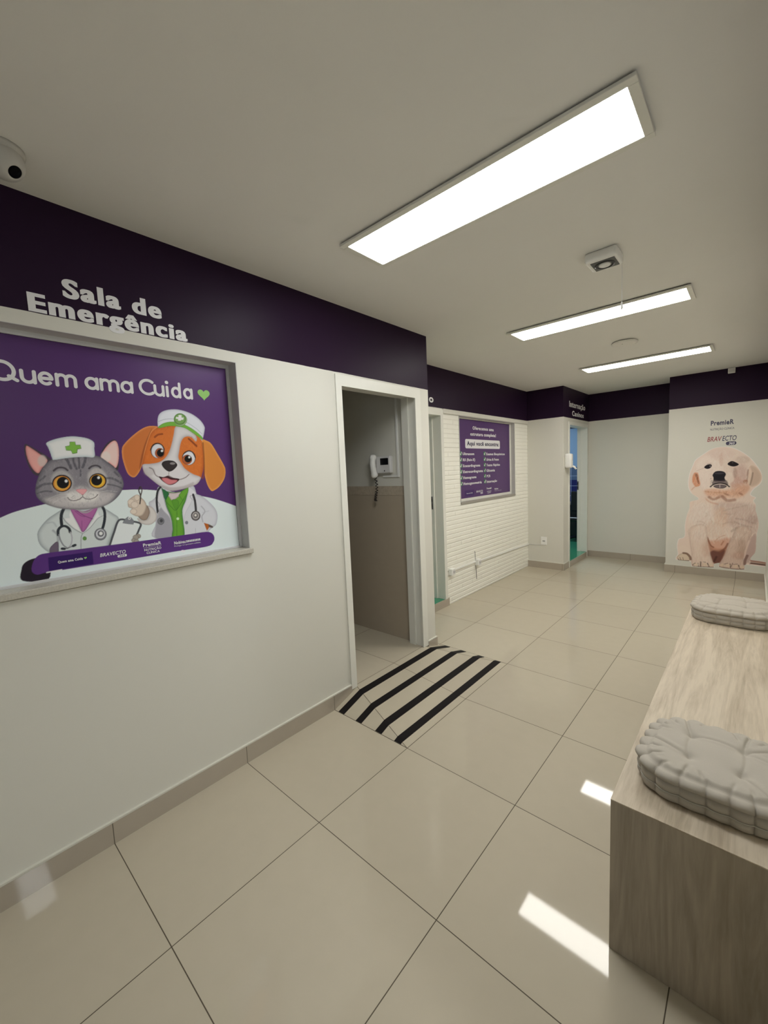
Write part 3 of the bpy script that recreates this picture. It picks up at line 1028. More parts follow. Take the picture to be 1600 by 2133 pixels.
t = thing('wall_lettering', 'white letters reading Sala de Emergência on the purple band', 'lettering', (0, 0.2, 2.2))
letters('word', [('Sala de', 0.045, 0.393, 2.232, 0.074, 0.026, 0)], on_left, M['white_ink'], t, 0.0018, smear=0.030)
letters('word', [('Emergência', -0.063, 0.498, 2.156, 0.071, 0.026, 0)], on_left, M['white_ink'], t, 0.0018, smear=0.030)
t = thing('wall_lettering', 'single white letter o on the purple band at the wall corner', 'lettering', (XB, 3.2, 2.22))
letters('word', [('o', 3.138, 3.216, 2.197, 0.080, 0.035, 0)], on_brick, M['white_ink'], t, 0.0015)
t = thing('wall_lettering', 'grey letters reading Internação Caninos above the ward doorway', 'lettering', (0, 6.2, 2.3))
letters('word', [('Internação', 5.815, 6.545, 2.308, 0.088, 0.016, 0)], on_left, M['white_ink'], t, 0.0018, smear=0.03)
letters('word', [('Caninos', 5.940, 6.470, 2.190, 0.076, 0.016, 0)], on_left, M['white_ink'], t, 0.0018, smear=0.03)

# printed artwork: traced ink shapes in tenths of a millimetre on the sheet
ART_VETS = [
('f',[(-3887,13237),(-3189,13689),(-2552,13921),(-2102,14122),(-1633,14313),(-753,14515),(420,14731),(1227,14829),(1963,14886),(2736,14858),(3413,14770),(4273,14621),(5189,14414),(6083,14156),(7207,13684),(8132,13238),(7870,10098),(1751,9909),(-4181,10390)],(.817,.9,.9),0,254,19,1.0,0),
('f',[(-1700,12109),(-1599,12326),(-1373,12446),(-1105,12446),(-875,12260),(-943,11559),(-1711,11671)],(.021,.013,.026),0,220,22,1.0,0),
('f',[(-174,14278),(-475,14114),(-775,13891),(-1029,13573),(-1112,13331),(-1085,13009),(-961,12764),(-798,12590),(-629,12543),(-399,12502),(186,12431),(636,12420),(1104,12408),(1256,12736),(1482,13199),(1685,13653),(1487,13905),(1265,14103),(1101,14240),(525,14210),(140,14215)],(.716,.772,.772),(.356,.406,.433),180,9,1.0,0),
('s',[(-617,13452),(-506,13274),(-500,13012),(-550,12824)],75,(.31,.338,.368),.6,40),
('s',[(-763,13761),(-585,13772),(-500,13599)],57,(.433,.474,.503),.5,40),
('f',[(-804,12704),(-712,12867),(-508,12987),(-546,12495),(-761,12502)],(.177,.139,.193),(.101,.075,.113),57,11,1.0,0),
('f',[(23,14259),(245,14171),(515,14110),(940,14238),(883,14038),(637,13621),(343,13246),(193,13642),(88,13955)],(.503,.161,.419),(.267,.079,.247),79,9,1.0,0),
('f',[(222,14223),(512,14077),(805,14183),(591,14028),(384,14050)],(.446,.393,.433),0,122,18,1.0,0),
('s',[(216,14157),(442,13932),(735,13753)],24,(.154,.038,.154),.9,9),
('s',[(161,14146),(332,13944),(465,13879)],21,(.193,.053,.193),.8,9),
('s',[(353,13724),(314,13324)],21,(.257,.075,.238),.8,9),
('f',[(11,14211),(-68,14005),(-51,13904),(-249,13907),(-168,13737),(64,13432),(322,13202),(214,13573),(92,13938)],(.9,.9,.9),(.663,.707,.716),59,9,1,1),
('f',[(953,14220),(912,14035),(698,13665),(405,13261),(618,13419),(909,13760),(1108,13849),(986,13897)],(.9,.9,.9),(.629,.681,.698),50,9,1,1),
('s',[(-249,13907),(-169,13730),(64,13425),(327,13194)],24,(.257,.278,.299),.9,9),
('s',[(1108,13849),(907,13743),(616,13402),(349,13198)],22,(.321,.344,.356),.8,9),
('s',[(327,13194),(261,13028),(213,12562)],24,(.257,.278,.299),.9,9),
('f',[(448,12972),(439,12941),(422,12916),(398,12901),(371,12899),(345,12910),(324,12931),(312,12961),(310,12993),(318,13025),(336,13049),(360,13064),(387,13067),(412,13056),(433,13035),(446,13005)],(.139,.321,.079),(.063,.169,.043),24,6,1.0,0),
('s',[(-194,14280),(-289,14062),(-324,13805),(-319,13592)],105,(.032,.038,.049),1.0,9),
('s',[(-472,13253),(-453,13446),(-348,13566),(-216,13575),(-105,13461),(-77,13305)],93,(.032,.038,.049),1.0,9),
('s',[(-450,13266),(-421,13033),(-338,12805),(-218,12676)],44,(.267,.278,.31),1.0,9),
('s',[(-66,13310),(-41,13073),(-98,12816),(-218,12676)],44,(.503,.503,.549),1.0,9),
('s',[(-219,12669),(-304,12667)],35,(.169,.169,.193),1.0,9),
('s',[(-330,12668),(-402,12687)],99,(.032,.038,.049),1.0,9),
('s',[(-218,12676),(-86,12720)],36,(.169,.169,.193),1.0,9),
('s',[(-35,12738),(32,12761)],102,(.032,.038,.049),1.0,9),
('s',[(1118,14263),(1185,14007),(1164,13731),(1097,13461),(1026,13275)],102,(.032,.038,.049),1.0,10),
('f',[(1168,13045),(1141,12947),(1085,12869),(1007,12824),(921,12817),(839,12850),(774,12917),(735,13008),(728,13109),(754,13205),(809,13283),(885,13329),(971,13338),(1053,13307),(1120,13240),(1160,13148)],(.233,.238,.267),(.101,.101,.119),44,6,1.0,0),
('f',[(1110,13068),(1091,12996),(1049,12938),(992,12904),(929,12899),(869,12923),(820,12972),(792,13040),(786,13114),(806,13186),(846,13243),(902,13277),(966,13283),(1026,13260),(1075,13211),(1105,13143)],(.716,.725,.772),0,63,6,1.0,0),
('f',[(1074,13087),(1060,13036),(1030,12995),(990,12970),(944,12966),(901,12983),(866,13019),(846,13067),(842,13120),(856,13171),(885,13212),(925,13237),(970,13241),(1014,13224),(1049,13189),(1070,13141)],(.161,.165,.189),0,63,6,1.0,0),
('f',[(1028,13101),(1020,13072),(1004,13050),(981,13036),(956,13034),(933,13044),(914,13063),(902,13089),(900,13119),(908,13147),(924,13169),(946,13183),(971,13185),(995,13176),(1014,13157),(1025,13130)],(.9,.9,.9),0,63,6,1.0,0),
('f',[(1238,12491),(1472,13094),(1707,13554),(2456,13332),(2186,12627),(2063,12353)],(.85,.89,.9),0,134,10,1.0,1),
('s',[(1219,12512),(1438,13063),(1688,13592),(2075,13510),(2503,13341),(2425,13071),(2186,12627)],81,(.09,.093,.107),1.0,10),
('f',[(1819,13484),(1926,13625),(2035,13703),(2166,13659),(2267,13487),(2226,13332),(2015,13380),(1815,13441)],(.267,.278,.31),(.146,.154,.177),41,10,1,1),
('f',[(2146,13618),(2140,13595),(2126,13577),(2107,13565),(2086,13563),(2066,13570),(2050,13585),(2040,13607),(2038,13630),(2044,13653),(2058,13671),(2077,13683),(2098,13685),(2118,13678),(2134,13663),(2144,13642)],(.9,.9,.9),0,68,7,1.0,0),
('f',[(2117,13621),(2114,13610),(2108,13602),(2099,13596),(2089,13595),(2080,13599),(2072,13606),(2068,13616),(2067,13627),(2070,13638),(2076,13646),(2085,13652),(2095,13653),(2104,13649),(2112,13642),(2116,13632)],(.169,.177,.202),0,68,7,1.0,0),
('f',[(2476,12767),(2464,12728),(2437,12698),(2398,12680),(2355,12679),(2314,12693),(2280,12721),(2259,12759),(2255,12800),(2267,12839),(2294,12870),(2332,12887),(2375,12889),(2417,12875),(2451,12847),(2472,12809)],(.433,.381,.333),(.177,.154,.139),49,7,1.0,0),
('f',[(2386,12725),(2372,12682),(2342,12648),(2300,12628),(2252,12627),(2206,12643),(2168,12674),(2146,12716),(2140,12762),(2154,12805),(2184,12839),(2226,12859),(2274,12861),(2320,12845),(2357,12814),(2381,12772)],(.433,.381,.333),(.177,.154,.139),48,7,1.0,0),
('f',[(2267,12614),(2256,12580),(2232,12553),(2199,12538),(2162,12537),(2126,12550),(2096,12575),(2078,12608),(2074,12644),(2085,12678),(2109,12705),(2141,12720),(2179,12722),(2215,12709),(2245,12684),(2263,12651)],(.433,.381,.333),(.177,.154,.139),48,7,1.0,0),
('f',[(2377,12560),(2367,12526),(2343,12499),(2309,12484),(2271,12483),(2235,12496),(2205,12521),(2187,12554),(2183,12591),(2194,12625),(2217,12652),(2251,12667),(2288,12668),(2325,12655),(2355,12630),(2373,12597)],(.433,.381,.333),(.177,.154,.139),48,7,1.0,0),
('f',[(-1134,16819),(-981,16752),(-758,16570),(-508,16361),(-377,16155),(-664,15783),(-876,15618),(-1031,15763),(-1137,16134),(-1177,16531)],(.07,.049,.07),0,109,11,1.0,0),
('f',[(-1099,16753),(-943,16654),(-744,16464),(-551,16277),(-538,16151),(-713,15910),(-837,15720),(-954,15810),(-1070,16090),(-1127,16464)],(.9,.446,.406),(.663,.233,.233),109,14,1.0,0),
('f',[(-550,16189),(-568,16105),(-605,16034),(-654,15988),(-707,15972),(-757,15990),(-796,16038),(-818,16109),(-820,16192),(-801,16275),(-766,16345),(-717,16392),(-664,16408),(-614,16392),(-574,16344),(-552,16273)],(.707,.621,.58),0,83,83,.75,0),
('f',[(1239,16304),(1386,16678),(1595,16954),(1817,17076),(1935,16968),(1982,16614),(1930,16195),(1863,15812),(1756,15780),(1509,16045)],(.057,.042,.057),0,129,13,1.0,0),
('f',[(1276,16331),(1423,16638),(1651,16914),(1843,17022),(1941,16892),(1957,16545),(1895,16119),(1782,15863),(1681,15949),(1460,16159)],(.9,.646,.596),(.85,.356,.344),116,16,1.0,0),
('f',[(1625,16319),(1603,16227),(1556,16149),(1493,16098),(1423,16081),(1357,16100),(1305,16152),(1274,16230),(1270,16321),(1292,16412),(1337,16489),(1399,16541),(1469,16559),(1535,16542),(1588,16490),(1620,16412)],(.85,.753,.698),0,96,96,.75,0),
('f',[(-992,15110),(-949,15326),(-849,15602),(-708,15885),(-526,16126),(-343,16250),(54,16343),(512,16374),(1016,16389),(1241,16331),(1464,16138),(1738,15850),(1927,15564),(2006,15278),(1999,15066),(1851,14756),(1610,14492),(1346,14322),(1040,14222),(578,14178),(140,14215),(-277,14289),(-573,14414),(-809,14562),(-961,14764),(-1003,14955)],(.299,.278,.31),(.126,.119,.146),240,15,1.0,0),
('f',[(-769,14717),(-406,14817),(-49,15019),(226,15100),(452,15186),(776,15067),(1164,14907),(1630,14771),(1414,14403),(1042,14242),(580,14205),(143,14241),(-274,14321),(-570,14445)],(.646,.604,.604),(.433,.4,.413),271,181,.95,0),
('f',[(-38,14855),(264,14933),(489,14884),(760,14900),(1042,14847),(987,14577),(720,14480),(384,14475),(64,14536)],(.9,.86,.83),0,122,152,.8,0),
('f',[(-474,15428),(-402,15648),(-182,15801),(47,15729),(207,15462),(205,15167),(106,14976),(-218,14900),(-457,15077)],(.549,.518,.518),0,116,116,.8,0),
('f',[(727,15440),(777,15673),(995,15868),(1249,15794),(1402,15549),(1439,15305),(1324,15035),(1051,14949),(776,15067)],(.629,.588,.58),0,125,125,.8,0),
('f',[(333,16211),(551,16209),(610,15678),(565,15214),(346,15225),(283,15689)],(.267,.247,.278),0,120,120,.6,0),
('s',[(84,16246),(137,16116),(195,15888)],100,(.079,.075,.095),.75,41),
('s',[(301,16293),(321,16081),(380,15850)],77,(.079,.075,.095),.75,42),
('s',[(491,16302),(489,16078),(470,15881)],66,(.079,.075,.095),.75,42),
('s',[(726,16300),(679,16108),(588,15911)],91,(.079,.075,.095),.75,42),
('s',[(513,15814),(487,15550)],48,(.079,.075,.095),.75,42),
('s',[(-960,15139),(-713,15282),(-474,15295)],84,(.09,.085,.107),.7,33),
('s',[(-942,14950),(-715,15014),(-517,14985)],61,(.09,.085,.107),.7,34),
('s',[(1376,15429),(1629,15401),(1917,15194)],91,(.09,.085,.107),.7,39),
('s',[(1411,15168),(1721,15082),(1926,14964)],65,(.09,.085,.107),.7,39),
('s',[(-823,15413),(-658,15594)],67,(.09,.085,.107),.7,33),
('s',[(1716,15676),(1852,15497)],79,(.09,.085,.107),.7,39),
('h',[(-951,15107),(-707,15847),(-346,16218),(453,16325),(1237,16287),(1729,15815),(1981,15209),(1607,14527),(1044,14263),(143,14247),(-570,14445),(-958,14795)],900,102,90,60,(.503,.474,.503),(.132,.126,.154),.35,15),
('s',[(-366,15800),(-249,15898),(-118,15921),(-4,15886),(75,15800)],69,(.075,.065,.079),.95,17),
('s',[(806,15853),(911,15944),(1063,15975),(1168,15932),(1210,15876)],68,(.075,.065,.079),.95,19),
('f',[(167,15274),(130,15143),(49,15036),(-63,14968),(-187,14950),(-305,14984),(-398,15064),(-455,15177),(-465,15307),(-429,15434),(-352,15541),(-243,15610),(-120,15631),(-1,15601),(96,15522),(155,15408)],(.015,.013,.017),0,58,12,1.0,0),
('f',[(124,15270),(92,15156),(21,15063),(-75,15004),(-183,14988),(-285,15018),(-367,15087),(-416,15185),(-426,15298),(-394,15409),(-327,15502),(-232,15562),(-125,15580),(-22,15553),(62,15485),(114,15385)],(.9,.518,.085),(.753,.247,.038),116,6,1.0,0),
('f',[(80,15305),(56,15216),(5,15143),(-65,15096),(-142,15083),(-216,15105),(-275,15159),(-310,15236),(-316,15325),(-292,15412),(-243,15485),(-174,15532),(-97,15547),(-23,15526),(37,15473),(73,15395)],(.005,.005,.007),0,58,6,1.0,0),
('f',[(41,15372),(35,15349),(22,15329),(4,15317),(-15,15313),(-34,15319),(-49,15333),(-57,15353),(-59,15377),(-53,15400),(-40,15419),(-23,15432),(-3,15436),(16,15430),(30,15416),(39,15396)],(.9,.9,.9),0,58,6,1.0,0),
('f',[(1380,15315),(1344,15193),(1265,15092),(1156,15028),(1034,15011),(918,15043),(825,15117),(769,15223),(757,15345),(792,15464),(868,15563),(974,15628),(1095,15648),(1213,15620),(1309,15547),(1368,15440)],(.015,.013,.017),0,63,13,1.0,0),
('f',[(1332,15310),(1301,15204),(1233,15116),(1138,15060),(1032,15045),(931,15073),(849,15138),(800,15230),(790,15336),(821,15440),(887,15527),(979,15584),(1085,15601),(1187,15576),(1270,15512),(1321,15419)],(.9,.613,.07),(.791,.321,.035),113,6,1.0,0),
('f',[(1224,15350),(1201,15264),(1151,15194),(1082,15148),(1006,15136),(933,15157),(874,15208),(840,15282),(833,15368),(856,15452),(905,15522),(972,15568),(1048,15582),(1122,15562),(1181,15511),(1217,15437)],(.005,.005,.007),0,63,6,1.0,0),
('f',[(1156,15462),(1150,15440),(1137,15422),(1120,15410),(1101,15407),(1083,15412),(1068,15425),(1059,15444),(1057,15466),(1063,15488),(1076,15506),(1093,15518),(1112,15522),(1130,15517),(1145,15504),(1154,15485)],(.9,.9,.9),0,63,6,1.0,0),
('f',[(284,15004),(437,15031),(634,15002),(627,14922),(490,14777),(418,14829),(317,14923)],(.9,.446,.474),(.663,.202,.228),42,12,1.0,0),
('s',[(486,14791),(477,14698)],24,(.177,.126,.132),1.0,9),
('s',[(-25,14717),(44,14606),(202,14570),(370,14620),(474,14698),(564,14617),(730,14591),(907,14652),(1011,14763)],30,(.146,.113,.119),.95,9),
('s',[(94,14846),(-274,14856),(-645,14707)],12,(.9,.9,.89),.5,9),
('s',[(114,14778),(-183,14719),(-510,14536)],12,(.9,.9,.89),.5,9),
('s',[(1101,14860),(1400,14892),(1728,14835)],13,(.9,.9,.89),.5,10),
('f',[(-492,16871),(-295,16995),(-4,17095),(318,17156),(641,17140),(912,17072),(1084,16923),(1069,16675),(1034,16332),(729,16334),(343,16316),(21,16276),(-315,16221),(-365,16282),(-411,16534),(-457,16722)],(.9,.9,.9),(.58,.663,.698),176,9,1,0),
('f',[(257,16938),(437,16952),(446,16818),(610,16821),(620,16670),(488,16636),(463,16486),(303,16453),(267,16582),(104,16594),(94,16761),(234,16789)],(.07,.177,.029),0,118,6,1.0,1),
('f',[(266,16925),(428,16939),(437,16805),(597,16805),(608,16683),(473,16652),(448,16505),(308,16479),(275,16602),(117,16614),(106,16749),(246,16776)],(.247,.549,.079),0,118,6,1.0,1),
('f',[(3569,14922),(3379,14897),(3268,14525),(3112,14357),(2935,14228),(3027,13788),(3146,13267),(3066,12584),(5453,12342),(5594,12562),(5812,12725),(6011,12870),(6119,13303),(6027,13676),(5725,14064),(5393,14366),(5131,14502),(5108,14677),(4957,14906),(4244,14602)],(.717,.725,.773),(.521,.521,.589),187,11,1.0,0),
('f',[(3275,13762),(3484,13997),(3680,13868),(3828,13481),(3837,12956),(3804,12510),(3083,12582),(3159,13229)],(.377,.366,.422),0,213,85,.9,0),
('s',[(5328,13862),(5483,13591),(5311,13353),(5338,13073)],55,(.422,.422,.47),.8,39),
('s',[(5360,13544),(5684,13590)],40,(.521,.521,.575),.6,40),
('f',[(5377,13021),(5644,12908),(5635,12757),(5500,12599)],(.495,.128,.021),0,160,12,1.0,1),
('f',[(5608,12912),(5825,12780),(5803,12711),(5636,12765)],(.128,.096,.087),0,161,12,1.0,0),
('f',[(3539,14898),(3691,14750),(4103,14641),(4621,14728),(4798,14869),(4759,14681),(4592,14198),(4444,13906),(4377,13571),(4363,12426),(3821,12470),(3861,12953),(3824,13519),(3690,13978),(3623,14462)],(.153,.41,.041),(.041,.194,.041),168,11,1.0,0),
('f',[(3750,14636),(4101,14612),(4428,14627),(4302,14447),(3980,14263),(3837,14445)],(.693,.589,.603),(.366,.268,.277),73,15,1.0,0),
('f',[(3536,14869),(3572,14502),(3677,14289),(3868,14591),(3694,14786)],(.03,.166,.058),(.012,.096,.044),71,11,1,1),
('f',[(4798,14861),(4745,14605),(4448,14202),(4277,14494),(4479,14706)],(.166,.422,.044),(.065,.217,.028),67,11,1,1),
('f',[(3943,14252),(4127,14304),(4275,14149),(4091,13790)],(.117,.345,.035),(.073,.234,.028),51,11,1.0,0),
('s',[(3648,14276),(3883,13978),(4083,13776),(4309,14033),(4509,14299)],29,(.062,.21,.028),.9,11),
('s',[(4138,13747),(4023,12553)],29,(.073,.234,.03),.9,11),
('f',[(4212,13362),(4204,13335),(4187,13314),(4164,13301),(4137,13299),(4111,13307),(4091,13325),(4078,13350),(4075,13378),(4083,13404),(4100,13426),(4123,13438),(4150,13441),(4175,13432),(4196,13415),(4209,13390)],(.662,.859,.534),(.268,.452,.187),22,7,1.0,0),
('f',[(3536,14869),(3408,14660),(3322,14267),(3536,13809),(3782,13449),(3848,12805),(3849,13404),(3687,13941),(3609,14426)],(.757,.749,.79),(.548,.548,.603),57,11,1.0,0),
('f',[(4813,14860),(5136,14548),(4969,14398),(4888,14134),(4516,13556),(4396,13035),(4406,13644),(4477,13941),(4622,14233),(4752,14605)],(.79,.782,.824),(.575,.575,.633),60,11,1.0,0),
('s',[(3536,14869),(3609,14426),(3687,13941),(3831,13406),(3845,12767)],25,(.194,.194,.217),.7,11),
('s',[(3320,14249),(3409,14114),(3349,14010)],25,(.366,.366,.399),.7,11),
('s',[(4972,14436),(4818,14409),(4914,14209)],27,(.366,.366,.399),.8,11),
('s',[(4943,12809),(4912,12461)],19,(.422,.422,.47),.8,12),
('f',[(4612,13123),(4604,13092),(4585,13066),(4560,13051),(4531,13049),(4503,13058),(4481,13080),(4467,13109),(4464,13141),(4473,13172),(4491,13198),(4517,13213),(4546,13216),(4574,13206),(4596,13185),(4610,13156)],(.234,.242,.286),(.14,.147,.173),23,8,1.0,0),
('s',[(3515,14936),(3364,14735),(3281,14307),(3279,13762)],91,(.03,.03,.038),1.0,10),
('s',[(3312,13758),(3266,13399)],56,(.47,.458,.47),1.0,11),
('f',[(3526,13323),(3509,13260),(3471,13210),(3419,13180),(3361,13174),(3305,13194),(3261,13236),(3234,13294),(3228,13359),(3245,13421),(3282,13472),(3334,13502),(3392,13508),(3448,13489),(3493,13447),(3521,13389)],(.225,.225,.25),(.073,.073,.082),49,7,1.0,0),
('f',[(3467,13353),(3459,13322),(3442,13298),(3418,13284),(3391,13281),(3366,13290),(3346,13310),(3333,13338),(3331,13369),(3339,13399),(3356,13423),(3380,13438),(3406,13441),(3432,13432),(3452,13412),(3464,13384)],(.073,.073,.087),0,71,7,1.0,0),
('s',[(4975,14467),(5032,14161),(5043,13850),(5037,13609)],108,(.047,.044,.051),1.0,12),
('f',[(5236,13392),(5210,13299),(5152,13224),(5072,13179),(4983,13171),(4897,13200),(4828,13262),(4786,13348),(4777,13443),(4803,13535),(4859,13609),(4937,13655),(5026,13665),(5113,13637),(5183,13576),(5227,13490)],(.112,.096,.101),(.054,.047,.051),46,8,1.0,0),
('f',[(5174,13407),(5155,13339),(5113,13284),(5055,13251),(4989,13244),(4926,13266),(4875,13311),(4845,13374),(4838,13444),(4857,13512),(4898,13566),(4956,13600),(5021,13607),(5085,13586),(5136,13541),(5168,13478)],(.482,.445,.434),0,77,8,1.0,0),
('f',[(5120,13413),(5107,13367),(5079,13329),(5039,13307),(4994,13302),(4951,13317),(4917,13348),(4895,13390),(4891,13438),(4904,13484),(4932,13522),(4971,13544),(5016,13549),(5059,13535),(5094,13504),(5116,13461)],(.187,.173,.173),0,77,8,1.0,0),
('f',[(5053,13436),(5046,13414),(5033,13397),(5015,13386),(4994,13384),(4974,13391),(4958,13405),(4948,13425),(4946,13448),(4952,13470),(4965,13487),(4983,13498),(5004,13500),(5024,13493),(5040,13479),(5050,13459)],(.859,.807,.757),0,77,8,1.0,0),
('f',[(2842,14112),(3080,14007),(3225,13695),(3166,13410),(2950,13248),(2683,13268),(2472,13415),(2410,13606),(2590,13479),(2836,13514),(2928,13799)],(.741,.693,.662),(.482,.422,.399),95,10,1.0,0),
('f',[(2435,13709),(2575,13495),(2809,13503),(2935,13798),(2899,14053),(2781,14153),(2581,13906)],(.41,.305,.242),(.194,.14,.117),88,14,1.0,0),
('f',[(2086,14303),(2162,14462),(2394,14618),(2553,14631),(2644,14519),(2792,14305),(2828,14059),(2668,13737),(2463,13664),(2257,13757),(2148,13915),(2222,14047),(2105,14121)],(.757,.633,.521),(.422,.325,.259),99,10,1.0,0),
('f',[(2369,14320),(2353,14265),(2318,14220),(2269,14193),(2214,14187),(2161,14203),(2118,14238),(2092,14288),(2086,14344),(2102,14398),(2137,14442),(2186,14470),(2241,14477),(2294,14461),(2337,14426),(2364,14376)],(.824,.709,.603),(.482,.366,.295),52,7,1.0,0),
('f',[(2598,14505),(2584,14452),(2554,14408),(2512,14381),(2466,14375),(2421,14389),(2386,14422),(2364,14469),(2360,14523),(2374,14575),(2404,14618),(2445,14646),(2492,14653),(2536,14639),(2572,14606),(2594,14559)],(.824,.709,.603),(.482,.366,.295),53,7,1.0,0),
('f',[(2427,13893),(2412,13846),(2377,13809),(2328,13787),(2272,13783),(2219,13799),(2176,13830),(2149,13874),(2142,13923),(2158,13969),(2192,14006),(2240,14029),(2296,14033),(2349,14018),(2393,13986),(2421,13942)],(.824,.709,.603),(.482,.366,.295),53,7,1.0,0),
('f',[(2512,14195),(2495,14137),(2456,14091),(2402,14062),(2342,14056),(2283,14074),(2236,14111),(2208,14164),(2201,14223),(2219,14280),(2256,14326),(2310,14355),(2370,14362),(2429,14345),(2476,14307),(2506,14255)],(.824,.709,.603),(.482,.366,.295),53,7,1.0,0),
('s',[(2566,14225),(2630,14573),(2583,14822),(2643,14987)],50,(.041,.028,.028),1.0,10),
('s',[(2630,14573),(2704,14814),(2681,14984)],43,(.073,.051,.047),1.0,10),
('f',[(3007,16771),(3176,17194),(3403,17518),(3652,17688),(4177,17804),(4716,17832),(5256,17634),(5541,17379),(5682,17115),(5713,16574),(5628,15876),(5489,15375),(5369,15170),(5213,14984),(4936,14884),(4628,14803),(4183,14729),(3899,14736),(3634,14885),(3410,15043),(3104,15345),(2899,15601),(2817,15898),(2885,16281)],(.741,.194,.035),(.521,.106,.017),217,11,1.0,0),
('f',[(4437,17745),(4784,17776),(5102,17605),(5387,17298),(5343,17061),(5165,17246),(4963,17303),(4752,17219),(4602,16970),(4493,16568),(4437,16272),(4545,16010),(4712,15737),(5064,15475),(5391,15332),(5395,15192),(5213,14984),(4936,14884),(4628,14803),(4183,14729),(3899,14736),(3634,14885),(3410,15043),(3104,15345),(2899,15601),(2825,15911),(2910,16001),(3165,16011),(3538,16076),(3829,16268),(4037,16566),(4192,16962),(4315,17374)],(.773,.741,.757),(.495,.445,.458),218,18,1.0,0),
('f',[(3333,15672),(3308,15591),(3251,15523),(3171,15480),(3082,15467),(2996,15486),(2927,15535),(2884,15605),(2874,15686),(2899,15766),(2954,15833),(3032,15877),(3121,15891),(3208,15873),(3278,15825),(3323,15755)],(.548,.495,.495),0,102,136,.6,0),
('f',[(3577,15012),(3984,14897),(4564,14920),(5030,15086),(4936,14892),(4183,14733),(3734,14839)],(.482,.422,.422),0,110,95,.6,0),
('h',[(3173,17159),(3681,17637),(4383,17742),(4262,17190),(3830,16276),(2907,16036)],160,126,60,60,(.877,.286,.065),(.548,.106,.017),.4,21),
('h',[(4636,16941),(5071,17251),(5595,17113),(5605,15877),(5364,15380),(4652,15896)],160,137,100,60,(.877,.315,.054),(.548,.123,.016),.4,23),
('s',[(3116,15835),(3256,15746),(3335,15511),(3476,15398),(3678,15371),(3874,15429)],42,(.217,.166,.173),.9,17),
('s',[(3927,15434),(4128,15308),(4373,15238),(4675,15323),(4859,15467)],44,(.259,.202,.202),.9,18),
('f',[(3478,15423),(3679,15378),(3878,15436),(4025,15350),(4383,15268),(4261,15116),(4073,15015),(3888,15006),(3723,15107),(3571,15252)],(.051,.012,.016),0,143,11,1.0,0),
('f',[(3590,15310),(3797,15348),(4016,15254),(4284,15216),(4187,15090),(3932,15022),(3756,15090)],(.725,.234,.25),(.422,.096,.117),57,14,1.0,0),
('s',[(3947,15654),(3907,15443)],29,(.315,.25,.25),.8,11),
('f',[(3657,16006),(3746,16110),(3958,16158),(4201,16122),(4333,15999),(4338,15895),(4211,15750),(4052,15647),(3911,15640),(3781,15739),(3677,15886)],(.038,.028,.03),(.01,.007,.008),107,11,1.0,0),
('f',[(4262,16007),(4251,15986),(4223,15969),(4183,15957),(4136,15954),(4091,15959),(4053,15972),(4029,15990),(4022,16011),(4033,16032),(4060,16049),(4100,16061),(4146,16064),(4192,16059),(4230,16047),(4255,16029)],(.315,.286,.286),0,72,29,.9,0),
('f',[(3843,16609),(3807,16474),(3730,16361),(3623,16285),(3504,16260),(3391,16287),(3301,16362),(3247,16473),(3236,16605),(3271,16736),(3345,16848),(3450,16925),(3568,16953),(3682,16929),(3775,16855),(3831,16743)],(.025,.012,.011),0,69,10,1.0,0),
('f',[(3817,16594),(3784,16469),(3714,16364),(3617,16294),(3508,16270),(3405,16295),(3323,16365),(3274,16469),(3264,16591),(3296,16713),(3365,16817),(3460,16888),(3567,16914),(3671,16891),(3756,16823),(3807,16718)],(.79,.79,.841),(.548,.534,.575),62,7,1.0,0),
('f',[(3829,16493),(3804,16401),(3751,16324),(3677,16273),(3595,16255),(3516,16274),(3453,16325),(3416,16402),(3408,16492),(3432,16582),(3484,16658),(3556,16710),(3638,16729),(3717,16712),(3782,16661),(3821,16584)],(.47,.117,.038),(.187,.038,.014),56,7,1.0,0),
('f',[(3802,16504),(3784,16434),(3744,16376),(3690,16337),(3628,16324),(3570,16337),(3523,16376),(3495,16434),(3489,16503),(3507,16571),(3546,16629),(3600,16669),(3661,16683),(3720,16670),(3767,16631),(3796,16573)],(.004,.004,.004),0,70,7,1.0,0),
('f',[(3773,16597),(3767,16577),(3754,16559),(3737,16547),(3717,16543),(3697,16547),(3682,16559),(3672,16576),(3670,16597),(3676,16617),(3689,16635),(3706,16647),(3726,16651),(3746,16647),(3761,16635),(3771,16618)],(.9,.9,.9),0,70,7,1.0,0),
('f',[(5261,16267),(5223,16131),(5140,16017),(5025,15942),(4896,15917),(4772,15947),(4674,16024),(4614,16138),(4601,16271),(4637,16404),(4718,16516),(4830,16592),(4958,16620),(5083,16594),(5184,16518),(5247,16403)],(.025,.012,.011),0,75,11,1.0,0),
('f',[(5229,16252),(5194,16126),(5119,16021),(5014,15952),(4897,15929),(4785,15956),(4695,16027),(4640,16133),(4629,16256),(4662,16379),(4736,16483),(4838,16553),(4955,16578),(5068,16554),(5160,16484),(5217,16377)],(.807,.807,.859),(.561,.548,.589),68,8,1.0,0),
('f',[(5074,16184),(5048,16094),(4988,16019),(4906,15969),(4813,15953),(4723,15972),(4651,16024),(4607,16100),(4597,16189),(4623,16277),(4681,16352),(4762,16402),(4854,16420),(4944,16402),(5018,16351),(5064,16275)],(.495,.134,.047),(.194,.044,.016),60,7,1.0,0),
('f',[(5054,16219),(5035,16152),(4993,16096),(4933,16059),(4866,16047),(4802,16061),(4749,16099),(4718,16155),(4711,16221),(4729,16287),(4771,16343),(4830,16380),(4897,16393),(4962,16380),(5014,16342),(5047,16286)],(.004,.004,.004),0,75,8,1.0,0),
